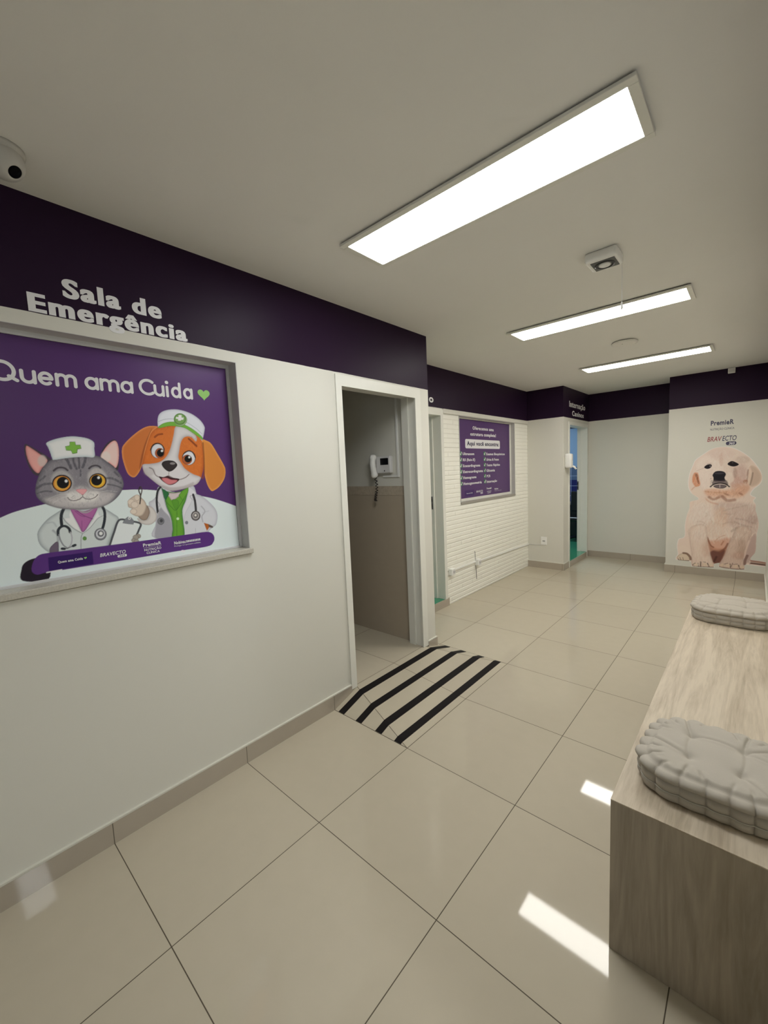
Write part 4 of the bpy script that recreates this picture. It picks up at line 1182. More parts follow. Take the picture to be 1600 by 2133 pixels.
('f',[(5001,16299),(4995,16278),(4982,16261),(4964,16250),(4944,16246),(4924,16250),(4908,16262),(4898,16279),(4896,16299),(4902,16319),(4915,16336),(4933,16348),(4953,16352),(4973,16348),(4989,16336),(4999,16319)],(.9,.9,.9),0,75,8,1.0,0),
('s',[(3229,16633),(3359,16864),(3567,16949),(3752,16853),(3821,16637)],42,(.035,.011,.008),.9,10),
('s',[(4704,16476),(4939,16608),(5128,16534),(5242,16267)],45,(.035,.011,.008),.9,11),
('s',[(3468,17224),(3613,17335),(3806,17378)],83,(.315,.062,.014),.85,28),
('s',[(5005,17189),(5147,17049),(5347,16848)],91,(.259,.047,.012),.9,30),
('f',[(3636,17705),(3289,17716),(2953,17568),(2545,17244),(2207,16895),(2090,16675),(2071,16286),(2156,15775),(2256,15533),(2422,15423),(2579,15521),(2766,15829),(2904,16281),(3091,16842),(3294,17338),(3472,17556)],(.662,.194,.047),(.877,.355,.112),112,10,1.0,0),
('f',[(3376,17587),(3212,17230),(2997,16666),(2830,16072),(2690,15761),(2801,16282),(3020,16911),(3261,17407)],(.315,.065,.017),0,67,54,.8,0),
('f',[(5645,17145),(5873,17119),(6109,16969),(6393,16459),(6681,15896),(6751,15611),(6665,15208),(6377,14818),(6067,14616),(5894,14607),(5721,14934),(5630,15487),(5653,16070),(5665,16652)],(.757,.277,.054),(.9,.399,.106),137,12,1.0,0),
('s',[(5680,16999),(5670,16264),(5610,15487),(5510,15257)],86,(.295,.069,.016),.75,47),
('f',[(3645,17692),(3659,17990),(3736,18243),(3922,18416),(4243,18527),(4600,18555),(4959,18498),(5321,18360),(5645,18117),(5818,17851),(5823,17639),(5660,17137),(5531,17264),(5242,17475),(4889,17722),(4460,17797),(3999,17759),(3683,17665)],(.807,.824,.894),(.575,.589,.678),147,11,1.0,0),
('f',[(3659,17699),(3907,17876),(4262,17968),(4617,17945),(4972,17816),(5330,17607),(5681,17284),(5646,17152),(5531,17264),(5241,17460),(4886,17685),(4527,17753),(4137,17752),(3708,17638)],(.194,.482,.058),(.112,.315,.033),52,11,1.0,0),
('s',[(3681,17935),(3992,18060),(4380,18099),(4914,17998),(5378,17723),(5672,17453)],22,(.366,.399,.47),.8,11),
('f',[(5004,18093),(4970,17980),(4894,17882),(4788,17813),(4668,17785),(4553,17801),(4460,17859),(4403,17948),(4390,18056),(4423,18166),(4497,18263),(4601,18332),(4720,18362),(4836,18349),(4931,18293),(4990,18203)],(.366,.521,.259),(.128,.217,.082),37,7,1.0,0),
('f',[(4955,18131),(4924,18024),(4853,17931),(4755,17866),(4644,17839),(4537,17855),(4451,17909),(4399,17993),(4387,18095),(4417,18200),(4486,18292),(4582,18358),(4693,18386),(4800,18373),(4888,18320),(4943,18235)],(.112,.259,.054),0,73,7,1.0,0),
('f',[(4904,18131),(4878,18045),(4820,17969),(4740,17917),(4649,17895),(4561,17907),(4490,17951),(4447,18019),(4437,18102),(4462,18187),(4519,18262),(4598,18315),(4688,18338),(4776,18328),(4848,18285),(4893,18216)],(.217,.41,.117),0,73,7,1.0,0),
('f',[(4620,18304),(4759,18314),(4755,18188),(4858,18195),(4819,18089),(4724,18083),(4705,18038),(4575,18038),(4581,18111),(4474,18119),(4504,18209),(4610,18194)],(.9,.9,.9),0,146,7,1.0,1),
('f',[(-1412,11997),(-1331,12337),(-1144,12556),(-841,12598),(-432,12590),(435,12568),(1372,12558),(2323,12550),(3352,12549),(4469,12548),(5393,12554),(5721,12458),(5854,12220),(5780,11962),(5452,11798),(4020,11815),(2589,11811),(1302,11815),(-134,11827),(-966,11838),(-1266,11812)],(.114,.037,.227),0,267,13,1.0,0),
('f',[(-875,12410),(589,12397),(583,11865),(-894,11861)],(.04,.011,.128),0,238,12,1.0,1),
('s',[(-967,11831),(-505,11844)],52,(.9,.9,.9),.9,17),
('f',[(4351,11749),(4341,11729),(4317,11715),(4281,11709),(4240,11713),(4200,11724),(4167,11742),(4145,11764),(4139,11786),(4149,11806),(4174,11820),(4209,11826),(4250,11823),(4290,11812),(4324,11794),(4345,11772)],(.883,.865,.9),0,156,16,1.0,0),
]
ART_PUPPY = [
('f',[(16532,16364),(17445,16299),(18350,15841),(19301,14997),(19918,14115),(20427,13107),(20537,12185),(20321,11621),(19860,11123),(19587,10476),(20065,10119),(19886,9721),(20097,9185),(20061,8679),(20248,7890),(20442,6887),(20318,5863),(20261,4690),(20245,3588),(19941,2967),(19890,2553),(21202,2431),(21223,1835),(19684,1837),(19279,1743),(19306,1236),(18137,1115),(16840,1259),(16908,1755),(16367,1574),(16355,1120),(15042,1003),(14089,996),(13896,1615),(12483,1664),(12331,1989),(12531,2500),(12416,3544),(12590,4530),(13191,4897),(13207,6413),(13370,7610),(13648,8722),(13705,9506),(14566,9869),(13739,10676),(13427,11610),(13496,12928),(13841,14149),(14131,14900),(14964,15611),(15722,16161)],(.838,.68,.588),(.9,.9,.9),172,20,1.0,0),
('mask',[(16532,16364),(17445,16299),(18350,15841),(19301,14997),(19918,14115),(20427,13107),(20537,12185),(20321,11621),(19860,11123),(19587,10476),(20065,10119),(19886,9721),(20097,9185),(20061,8679),(20248,7890),(20442,6887),(20318,5863),(20261,4690),(20245,3588),(19941,2967),(19890,2553),(21202,2431),(21223,1835),(19684,1837),(19279,1743),(19306,1236),(18137,1115),(16840,1259),(16908,1755),(16367,1574),(16355,1120),(15042,1003),(14089,996),(13896,1615),(12483,1664),(12331,1989),(12531,2500),(12416,3544),(12590,4530),(13191,4897),(13207,6413),(13370,7610),(13648,8722),(13705,9506),(14566,9869),(13739,10676),(13427,11610),(13496,12928),(13841,14149),(14131,14900),(14964,15611),(15722,16161)]),
('f',[(16532,16364),(17445,16299),(18350,15841),(19301,14997),(19918,14115),(20427,13107),(20537,12185),(20321,11621),(19860,11123),(19587,10476),(20065,10119),(19886,9721),(20097,9185),(20061,8679),(20248,7890),(20442,6887),(20318,5863),(20261,4690),(20245,3588),(19941,2967),(19890,2553),(21202,2431),(21223,1835),(19684,1837),(19279,1743),(19306,1236),(18137,1115),(16840,1259),(16908,1755),(16367,1574),(16355,1120),(15042,1003),(14089,996),(13896,1615),(12483,1664),(12331,1989),(12531,2500),(12416,3544),(12590,4530),(13191,4897),(13207,6413),(13370,7610),(13648,8722),(13705,9506),(14566,9869),(13739,10676),(13427,11610),(13496,12928),(13841,14149),(14131,14900),(14964,15611),(15722,16161)],(.69,.559,.475),0,264,264,.0,0),
('f',[(16536,16217),(17450,16132),(18300,15664),(19198,14860),(19712,13911),(19419,13065),(19354,11774),(19498,10692),(18856,10326),(17298,9867),(15526,10300),(14418,10832),(13836,11839),(13684,12923),(14085,14292),(14910,15389)],(.82,.672,.58),0,260,325,.9,0),
('f',[(17029,13135),(16945,12287),(16652,11566),(16192,11081),(15630,10909),(15049,11083),(14542,11584),(14189,12336),(14050,13221),(14145,14097),(14459,14824),(14938,15290),(15506,15430),(16075,15227),(16561,14720),(16895,13987)],(.885,.746,.666),0,201,603,.8,0),
('f',[(17920,15435),(17835,15163),(17574,14941),(17175,14804),(16694,14772),(16203,14853),(15780,15036),(15490,15294),(15383,15586),(15475,15866),(15750,16090),(16164,16223),(16651,16245),(17134,16157),(17543,15971),(17818,15718)],(.775,.603,.53),0,195,651,.6,0),
('f',[(19267,12783),(19231,12261),(19092,11818),(18871,11522),(18601,11419),(18322,11527),(18077,11830),(17905,12285),(17833,12819),(17872,13349),(18016,13793),(18241,14083),(18513,14176),(18789,14060),(19029,13755),(19196,13307)],(.627,.427,.37),0,190,822,.75,0),
('f',[(18860,11925),(18823,11648),(18699,11413),(18507,11256),(18275,11202),(18038,11258),(17832,11419),(17690,11659),(17634,11942),(17673,12223),(17800,12458),(17996,12613),(18229,12663),(18464,12602),(18666,12441),(18805,12203)],(.642,.392,.321),0,191,383,.7,0),
('f',[(18010,12522),(17984,12271),(17893,12058),(17752,11917),(17580,11869),(17404,11921),(17252,12068),(17146,12286),(17104,12541),(17131,12795),(17224,13008),(17368,13148),(17540,13193),(17714,13138),(17864,12991),(17968,12775)],(.847,.712,.618),0,194,258,.8,0),
('f',[(18237,13100),(18231,12849),(18197,12637),(18140,12496),(18069,12448),(17994,12499),(17928,12644),(17880,12858),(17858,13111),(17864,13362),(17899,13574),(17956,13714),(18028,13761),(18102,13709),(18168,13565),(18215,13351)],(.47,.305,.243),0,191,191,.6,0),
('f',[(16889,14762),(16884,14453),(16849,14191),(16791,14017),(16717,13959),(16640,14024),(16571,14203),(16521,14469),(16497,14782),(16503,15092),(16538,15354),(16597,15526),(16670,15583),(16747,15517),(16815,15338),(16865,15073)],(.69,.465,.376),0,196,170,.5,0),
('f',[(19367,14638),(19323,14477),(19188,14344),(18980,14260),(18730,14239),(18477,14283),(18259,14387),(18110,14535),(18054,14704),(18099,14868),(18239,15001),(18451,15083),(18702,15102),(18954,15055),(19168,14951),(19312,14804)],(.642,.491,.411),0,188,313,.6,0),
('f',[(19342,13783),(19930,13761),(20423,12895),(20440,12116),(20007,11516),(19416,11557)],(.642,.478,.376),(.775,.603,.488),308,123,.95,0),
('f',[(19292,13642),(19454,13636),(19612,12917),(19475,12204),(19423,11341),(19228,11487),(19233,12496),(19365,13067)],(.811,.633,.516),0,124,87,.95,0),
('s',[(19235,13429),(19202,12784),(19182,12065)],137,(.36,.184,.123),.7,100),
('s',[(19661,13058),(19605,12345),(19467,11629)],149,(.297,.199,.149),.7,112),
('f',[(19266,11991),(19253,11892),(19209,11809),(19140,11753),(19057,11734),(18973,11755),(18900,11812),(18850,11898),(18830,11998),(18843,12097),(18888,12181),(18957,12236),(19040,12255),(19124,12233),(19196,12176),(19246,12091)],(.419,.155,.067),0,188,126,.7,0),
('f',[(14050,13221),(14419,13211),(14557,12596),(14703,11676),(14280,11449),(13927,11915),(13879,12610)],(.724,.295,.149),0,138,151,.9,0),
('f',[(14146,13065),(14394,13020),(14500,12444),(14608,11830),(14453,11908),(14250,12602)],(.287,.096,.041),0,137,96,.85,0),
('s',[(13855,11064),(14096,11373),(14520,11677)],124,(.69,.347,.192),.6,97),
('f',[(15094,10680),(15054,10474),(14927,10300),(14732,10181),(14498,10138),(14260,10177),(14056,10293),(13917,10468),(13864,10676),(13906,10884),(14037,11060),(14235,11177),(14470,11217),(14706,11175),(14907,11058),(15043,10884)],(.847,.696,.588),0,207,275,.8,0),
('s',[(14229,13446),(14713,13658),(15012,13799)],82,(.627,.465,.364),.6,68),
('f',[(15086,10985),(16096,11210),(17263,11057),(18105,11276),(18921,11707),(19479,11269),(19230,10619),(18698,10105),(18156,9657),(17312,9419),(16258,9664),(15472,10109)],(.775,.465,.321),(.811,.559,.424),390,390,.9,0),
('f',[(17813,11645),(19135,11849),(19428,11197),(18691,10324),(17842,10687)],(.69,.403,.29),0,191,318,.6,0),
('s',[(15652,10073),(16017,9812),(16540,10045)],353,(.268,.091,.044),.6,228),
('s',[(16944,10161),(17418,9682),(18096,9767)],438,(.287,.101,.059),.6,221),
('s',[(17077,9564),(17486,9348)],236,(.36,.136,.076),.6,223),
('s',[(17163,10536),(17454,10389)],172,(.307,.118,.063),.6,222),
('s',[(18571,10616),(18742,10471)],183,(.395,.162,.101),.6,216),
('s',[(15272,10833),(16463,10683),(17272,10760)],143,(.552,.258,.149),.6,226),
('s',[(16708,10309),(16481,10082),(16721,9859)],175,(.483,.215,.142),.6,225),
('s',[(15294,9993),(15786,9542),(16502,9328)],178,(.611,.305,.17),.6,229),
('h',[(15270,10909),(19206,11342),(18966,10326),(17309,9494),(15652,10073)],420,418,-100,50,(.9,.588,.411),(.483,.223,.136),.32,52),
('f',[(13701,9662),(17289,10165),(19965,9614),(20196,7526),(20378,6883),(20205,5709),(20221,3659),(19215,2665),(16323,3123),(14055,2896),(12690,3569),(13306,4906),(13325,6817)],(.847,.68,.58),0,398,995,.85,0),
('f',[(16500,9404),(19979,9182),(20323,6953),(20098,5702),(18264,6171),(17383,7022),(16539,8043)],(.658,.491,.424),0,386,579,.85,0),
('f',[(17537,7630),(17504,7140),(17379,6719),(17182,6429),(16940,6317),(16691,6401),(16473,6669),(16321,7082),(16257,7576),(16293,8072),(16421,8495),(16623,8780),(16865,8884),(17112,8794),(17326,8523),(17475,8115)],(.758,.517,.376),0,199,531,.6,0),
('f',[(20305,7459),(20276,7236),(20179,7043),(20027,6909),(19843,6854),(19655,6889),(19493,7007),(19380,7192),(19335,7414),(19365,7639),(19465,7834),(19619,7966),(19804,8018),(19990,7981),(20151,7862),(20261,7679)],(.47,.315,.27),0,188,564,.6,0),
('f',[(16071,7873),(15995,7343),(15748,6883),(15365,6562),(14901,6429),(14426,6510),(14013,6794),(13729,7240),(13620,7778),(13703,8323),(13964,8787),(14360,9101),(14828,9217),(15296,9122),(15695,8833),(15966,8395)],(.847,.712,.634),0,207,620,.7,0),
('f',[(17179,6104),(17120,5693),(16929,5334),(16631,5081),(16271,4972),(15903,5026),(15584,5238),(15365,5575),(15280,5985),(15343,6405),(15543,6767),(15849,7016),(16211,7115),(16575,7052),(16885,6837),(17097,6505)],(.793,.603,.488),0,202,472,.6,0),
('f',[(15545,5149),(15998,4022),(16666,3619),(17362,3837),(17692,4399),(17900,5096),(17660,3561),(17341,2612),(16955,1760),(16367,1574),(16076,2320),(15766,3690)],(.47,.215,.136),0,202,269,.92,0),
('f',[(15964,3087),(16552,3454),(17371,3533),(17224,2599),(16952,1876),(16424,1658),(16106,2323)],(.161,.064,.051),0,203,230,.9,0),
('f',[(15806,4471),(16635,4693),(17442,5061),(17795,4786),(17478,3848),(16792,3324),(16191,3575)],(.674,.347,.234),0,201,469,.8,0),
('s',[(15612,4921),(15938,4017),(16246,3735)],177,(.297,.112,.063),.75,109),
('s',[(17637,4318),(17367,3685),(16914,3182)],200,(.258,.096,.059),.75,106),
('s',[(16288,4356),(16744,5008),(17317,5355)],107,(.69,.403,.27),.75,107),
('s',[(17004,4111),(17224,4587)],133,(.483,.199,.117),.75,107),
('s',[(16578,2530),(16358,1884)],231,(.094,.037,.032),.75,109),
('f',[(13666,5885),(14527,6565),(15389,6457),(15604,5231),(15714,3374),(16046,2316),(16329,1218),(15164,1073),(14126,1064),(14009,2732),(13764,4463)],(.838,.664,.558),(.674,.491,.399),418,125,.9,0),
('f',[(18316,6324),(19085,6666),(19873,5979),(19432,4473),(19178,2960),(19281,1323),(18078,1169),(16873,1325),(17336,2765),(17644,4091),(18061,5409)],(.707,.531,.436),(.567,.403,.331),390,117,.92,0),
('f',[(19287,3866),(19274,3351),(19205,2908),(19088,2604),(18943,2485),(18790,2571),(18653,2849),(18554,3279),(18508,3792),(18522,4311),(18593,4754),(18711,5055),(18856,5168),(19008,5078),(19143,4799),(19241,4374)],(.496,.326,.243),0,193,580,.6,0),
('f',[(19261,2969),(19220,2793),(19093,2633),(18897,2514),(18663,2453),(18425,2461),(18220,2537),(18080,2669),(18027,2838),(18069,3017),(18200,3177),(18399,3296),(18634,3354),(18871,3343),(19072,3266),(19209,3135)],(.567,.336,.252),0,195,455,.55,0),
('f',[(15835,3386),(15817,3026),(15747,2715),(15635,2499),(15497,2413),(15355,2469),(15230,2661),(15143,2958),(15105,3315),(15124,3678),(15195,3989),(15309,4203),(15447,4286),(15588,4226),(15711,4035),(15798,3739)],(.69,.439,.331),0,207,552,.5,0),
('f',[(15478,5377),(15439,4958),(15303,4594),(15091,4339),(14834,4234),(14572,4296),(14343,4517),(14185,4864),(14122,5282),(14164,5708),(14304,6074),(14520,6325),(14778,6423),(15038,6354),(15262,6132),(15416,5789)],(.866,.696,.603),0,208,417,.7,0),
('f',[(19735,5235),(20216,5710),(20253,3663),(19878,2589),(19296,1888),(19191,2737),(19442,4177)],(.567,.403,.353),(.642,.491,.424),190,102,.95,0),
('s',[(19690,4937),(19402,3728),(19243,2668)],102,(.775,.603,.516),.8,64),
('s',[(19508,2995),(19324,2378),(19295,1925)],257,(.223,.118,.095),.8,115),
('s',[(19613,2336),(19789,1984)],166,(.627,.465,.411),.8,64),
('s',[(19885,2382),(20536,2332),(21208,2264)],226,(.36,.184,.136),.9,63),
('s',[(19894,2108),(20544,2075),(21216,2024)],213,(.122,.046,.032),.9,63),
('f',[(12462,2045),(12908,2571),(13488,2630),(13834,2073),(13779,1698),(12863,1690)],(.758,.618,.475),(.538,.415,.3),173,43,.95,0),
('s',[(13165,2686),(13553,2621),(13881,2238),(13952,1926)],258,(.223,.112,.067),.85,100),
('s',[(12598,1815),(12798,1675),(13766,1712)],87,(.161,.096,.063),.9,43),
('s',[(12790,2039),(12927,1730)],73,(.258,.162,.106),.8,44),
('s',[(13115,2075),(13188,1695)],72,(.258,.162,.106),.8,43),
('f',[(12563,3396),(13206,3696),(13858,3196),(13739,2864),(13098,2800),(12647,2593)],(.866,.712,.603),0,216,216,.7,0),
('s',[(14192,1217),(14438,1462)],128,(.147,.086,.059),.85,50),
('s',[(14731,1497),(14791,1106)],98,(.147,.086,.059),.85,49),
('s',[(15011,1712),(15001,1172)],154,(.147,.086,.059),.85,49),
('s',[(15701,1612),(15883,1202)],124,(.147,.086,.059),.85,48),
('s',[(17933,1762),(17987,1310)],119,(.147,.086,.059),.85,46),
('s',[(18170,1904),(18040,1469)],79,(.147,.086,.059),.85,46),
('s',[(18732,1706),(18868,1315)],117,(.147,.086,.059),.85,46),
('s',[(15270,1742),(15516,1708)],69,(.147,.086,.059),.85,49),
('s',[(17368,1694),(17712,1850)],67,(.147,.086,.059),.85,47),
('s',[(18231,1759),(18626,1845)],65,(.147,.086,.059),.85,46),
('s',[(14195,1073),(15040,1066),(16318,1162)],84,(.134,.082,.059),.85,42),
('s',[(16909,1314),(18077,1184),(19260,1290)],79,(.134,.082,.059),.85,40),
('f',[(17962,1574),(17946,1496),(17896,1426),(17819,1373),(17727,1346),(17634,1350),(17553,1383),(17499,1441),(17478,1515),(17494,1593),(17545,1664),(17623,1717),(17715,1743),(17808,1739),(17887,1706),(17941,1648)],(.793,.633,.462),0,199,106,.6,0),
('f',[(18703,1552),(18687,1474),(18638,1404),(18563,1352),(18472,1326),(18381,1329),(18302,1362),(18249,1420),(18228,1493),(18244,1570),(18294,1641),(18370,1693),(18460,1719),(18551,1715),(18629,1682),(18682,1624)],(.793,.633,.462),0,196,105,.6,0),
('f',[(14798,1306),(14780,1225),(14725,1151),(14642,1096),(14542,1068),(14441,1071),(14354,1105),(14295,1166),(14273,1243),(14291,1324),(14347,1398),(14431,1453),(14531,1481),(14632,1477),(14718,1443),(14776,1383)],(.793,.633,.462),0,212,113,.6,0),
('f',[(15658,1410),(15641,1330),(15587,1257),(15505,1202),(15408,1175),(15309,1178),(15224,1212),(15166,1272),(15144,1348),(15162,1429),(15216,1502),(15299,1556),(15397,1584),(15495,1580),(15579,1545),(15637,1486)],(.793,.633,.462),0,208,111,.6,0),
('f',[(16322,1452),(16305,1372),(16252,1300),(16172,1246),(16076,1218),(15979,1222),(15895,1255),(15838,1315),(15817,1390),(15834,1470),(15887,1543),(15968,1597),(16065,1624),(16162,1620),(16244,1586),(16301,1527)],(.793,.633,.462),0,206,110,.6,0),
('f',[(17384,1542),(17368,1463),(17317,1392),(17238,1339),(17145,1312),(17050,1316),(16969,1349),(16914,1408),(16893,1482),(16909,1561),(16961,1633),(17039,1686),(17133,1712),(17227,1708),(17308,1674),(17363,1616)],(.793,.633,.462),0,202,107,.6,0),
('f',[(19290,1549),(19275,1473),(19227,1403),(19153,1351),(19064,1325),(18974,1329),(18896,1361),(18843,1418),(18823,1491),(18838,1568),(18887,1638),(18962,1689),(19051,1715),(19141,1711),(19218,1678),(19270,1622)],(.793,.633,.462),0,194,104,.6,0),
('s',[(18178,7136),(18804,6798),(19800,6523)],183,(.395,.249,.192),.42,166),
('s',[(18279,7513),(19062,7386),(19617,7135),(20163,6944)],198,(.419,.267,.217),.42,165),
('s',[(14517,6955),(14948,6961),(15445,6615)],125,(.567,.38,.28),.42,179),
('s',[(17989,5929),(18372,6327)],270,(.297,.162,.112),.42,169),
('s',[(17110,8440),(17790,8685),(19278,9166)],151,(.483,.326,.252),.42,168),
('s',[(17237,8069),(17924,8019),(18255,8254)],152,(.51,.347,.27),.42,169),
('s',[(15847,7328),(16222,6734)],140,(.596,.427,.31),.42,176),
('s',[(17101,6781),(17727,7039),(18241,6916)],153,(.538,.358,.27),.42,170),
('s',[(15345,8076),(15593,7855),(15358,7614)],106,(.627,.465,.353),.42,177),
('s',[(16033,4953),(16291,4279)],106,(.9,.746,.618),.42,176),
('s',[(17825,7568),(18018,6830)],152,(.567,.403,.31),.42,169),
('s',[(19104,6076),(19656,5965)],99,(.847,.664,.544),.42,165),
('h',[(13701,9662),(15770,10150),(19952,9974),(20325,6881),(20210,5564),(17442,5061),(15672,4926),(13431,5074)],1500,529,-95,28,(.9,.887,.802),(.611,.452,.364),.22,53),
('h',[(13792,5893),(15393,6302),(15714,3374),(16251,1404),(14160,1229)],360,556,-90,16,(.9,.815,.715),(.627,.452,.353),.22,56),
('h',[(18264,6171),(19814,6122),(19206,2963),(19196,1538),(17080,1505),(17804,4484)],360,519,-95,16,(.885,.696,.588),(.457,.305,.234),.24,52),
('h',[(16537,16180),(18246,15632),(19605,13915),(19300,11775),(17831,11056),(15270,10909),(13894,11993),(14085,14292)],1300,365,-90,50,(.9,.851,.766),(.674,.504,.424),.2,46),
('s',[(15651,10111),(16075,9835),(16598,10083)],267,(.36,.142,.076),.6,201),
('s',[(16943,10199),(17417,9719),(18095,9804)],326,(.338,.13,.076),.6,195),
('s',[(17162,10574),(17511,10390)],143,(.419,.184,.112),.6,196),
('s',[(18571,10616),(18798,10435)],152,(.419,.184,.123),.6,190),
('s',[(15358,9841),(15789,9466),(16504,9253)],148,(.658,.347,.217),.6,202),
('f',[(15046,13889),(15290,14181),(15657,14255),(15804,14069),(15635,13761),(15315,13683)],(.014,.009,.013),0,134,60,1.0,0),
('f',[(15711,14013),(15706,13979),(15692,13951),(15669,13932),(15642,13926),(15615,13934),(15591,13954),(15575,13984),(15568,14019),(15573,14053),(15588,14082),(15610,14100),(15637,14106),(15665,14098),(15688,14078),(15704,14048)],(.258,.207,.225),0,133,40,.8,0),
('f',[(17305,14214),(17656,14549),(18063,14399),(18372,14110),(18035,13892),(17630,13937)],(.013,.008,.011),0,128,57,1.0,0),
('f',[(17865,14335),(17859,14313),(17843,14295),(17818,14284),(17788,14281),(17758,14286),(17732,14300),(17714,14320),(17707,14342),(17713,14365),(17729,14383),(17754,14394),(17784,14397),(17814,14391),(17840,14378),(17858,14358)],(.11,.086,.101),0,128,38,.7,0),
('s',[(15358,14313),(15713,14373)],93,(.419,.286,.225),.5,67),
('f',[(15907,12905),(16155,13310),(16618,13384),(17026,13253),(17195,12946),(17081,12542),(17162,12133),(16656,12074),(16070,12151),(15999,12565)],(.014,.013,.019),0,197,79,1.0,0),
('f',[(16043,13089),(16508,13209),(17030,13098),(16631,12961)],(.058,.053,.071),0,66,66,.8,0),
('f',[(16008,12264),(16653,12179),(17227,12243),(17416,11649),(16664,11806),(15965,11663)],(.084,.06,.067),0,132,158,.8,0),
('f',[(16028,11527),(16667,11716),(17318,11517),(16999,11222),(16330,11269)],(.175,.136,.142),(.058,.043,.048),158,66,1.0,0),
('s',[(15735,11424),(16081,11752),(16662,11880),(17184,11762),(17565,11426)],145,(.013,.009,.011),.92,92),
('s',[(16652,11642),(16661,11328)],59,(.758,.664,.682),.8,33),
('s',[(16018,11888),(16424,12048),(16948,11981),(17238,11873)],59,(.297,.24,.261),.5,39),
('s',[(15971,11939),(15912,11910)],40,(.084,.068,.085),.6,33),
('s',[(15762,11867),(15704,11838)],40,(.084,.068,.085),.6,34),
('s',[(16008,11781),(15950,11752)],40,(.084,.068,.085),.6,33),
('s',[(15786,12119),(15728,12089)],40,(.084,.068,.085),.6,33),
('s',[(15776,12484),(15717,12455)],40,(.084,.068,.085),.6,33),
('s',[(15905,11953),(15846,11924)],40,(.084,.068,.085),.6,33),
('s',[(15957,11886),(15899,11857)],40,(.084,.068,.085),.6,33),
('s',[(15803,12444),(15744,12415)],40,(.084,.068,.085),.6,33),
('s',[(15792,11772),(15734,11742)],40,(.084,.068,.085),.6,33),
('s',[(15849,12259),(15791,12230)],40,(.084,.068,.085),.6,33),
('s',[(15882,12213),(15824,12184)],40,(.084,.068,.085),.6,33),
('s',[(15850,12105),(15792,12076)],40,(.084,.068,.085),.6,33),
('s',[(15859,12024),(15801,11994)],40,(.084,.068,.085),.6,33),
('s',[(15796,12002),(15737,11972)],40,(.084,.068,.085),.6,33),
]

# ================================================================== printing the artwork onto sheets
def spline(P, closed=True, n=5):
    P = np.asarray(P, float)
    m_ = len(P)
    out = []
    for i in range(m_ if closed else m_ - 1):
        if closed:
            p0, p1, p2, p3 = P[i - 1], P[i], P[(i + 1) % m_], P[(i + 2) % m_]
        else:
            p0, p1, p2, p3 = P[max(i - 1, 0)], P[i], P[i + 1], P[min(i + 2, m_ - 1)]
        for k in range(n):
            t = k / n
            out.append(0.5 * (2 * p1 + (p2 - p0) * t + (2 * p0 - 5 * p1 + 4 * p2 - p3) * t * t + (3 * p1 - p0 - 3 * p2 + p3) * t ** 3))
    if not closed:
        out.append(P[-1])
    return np.array(out)


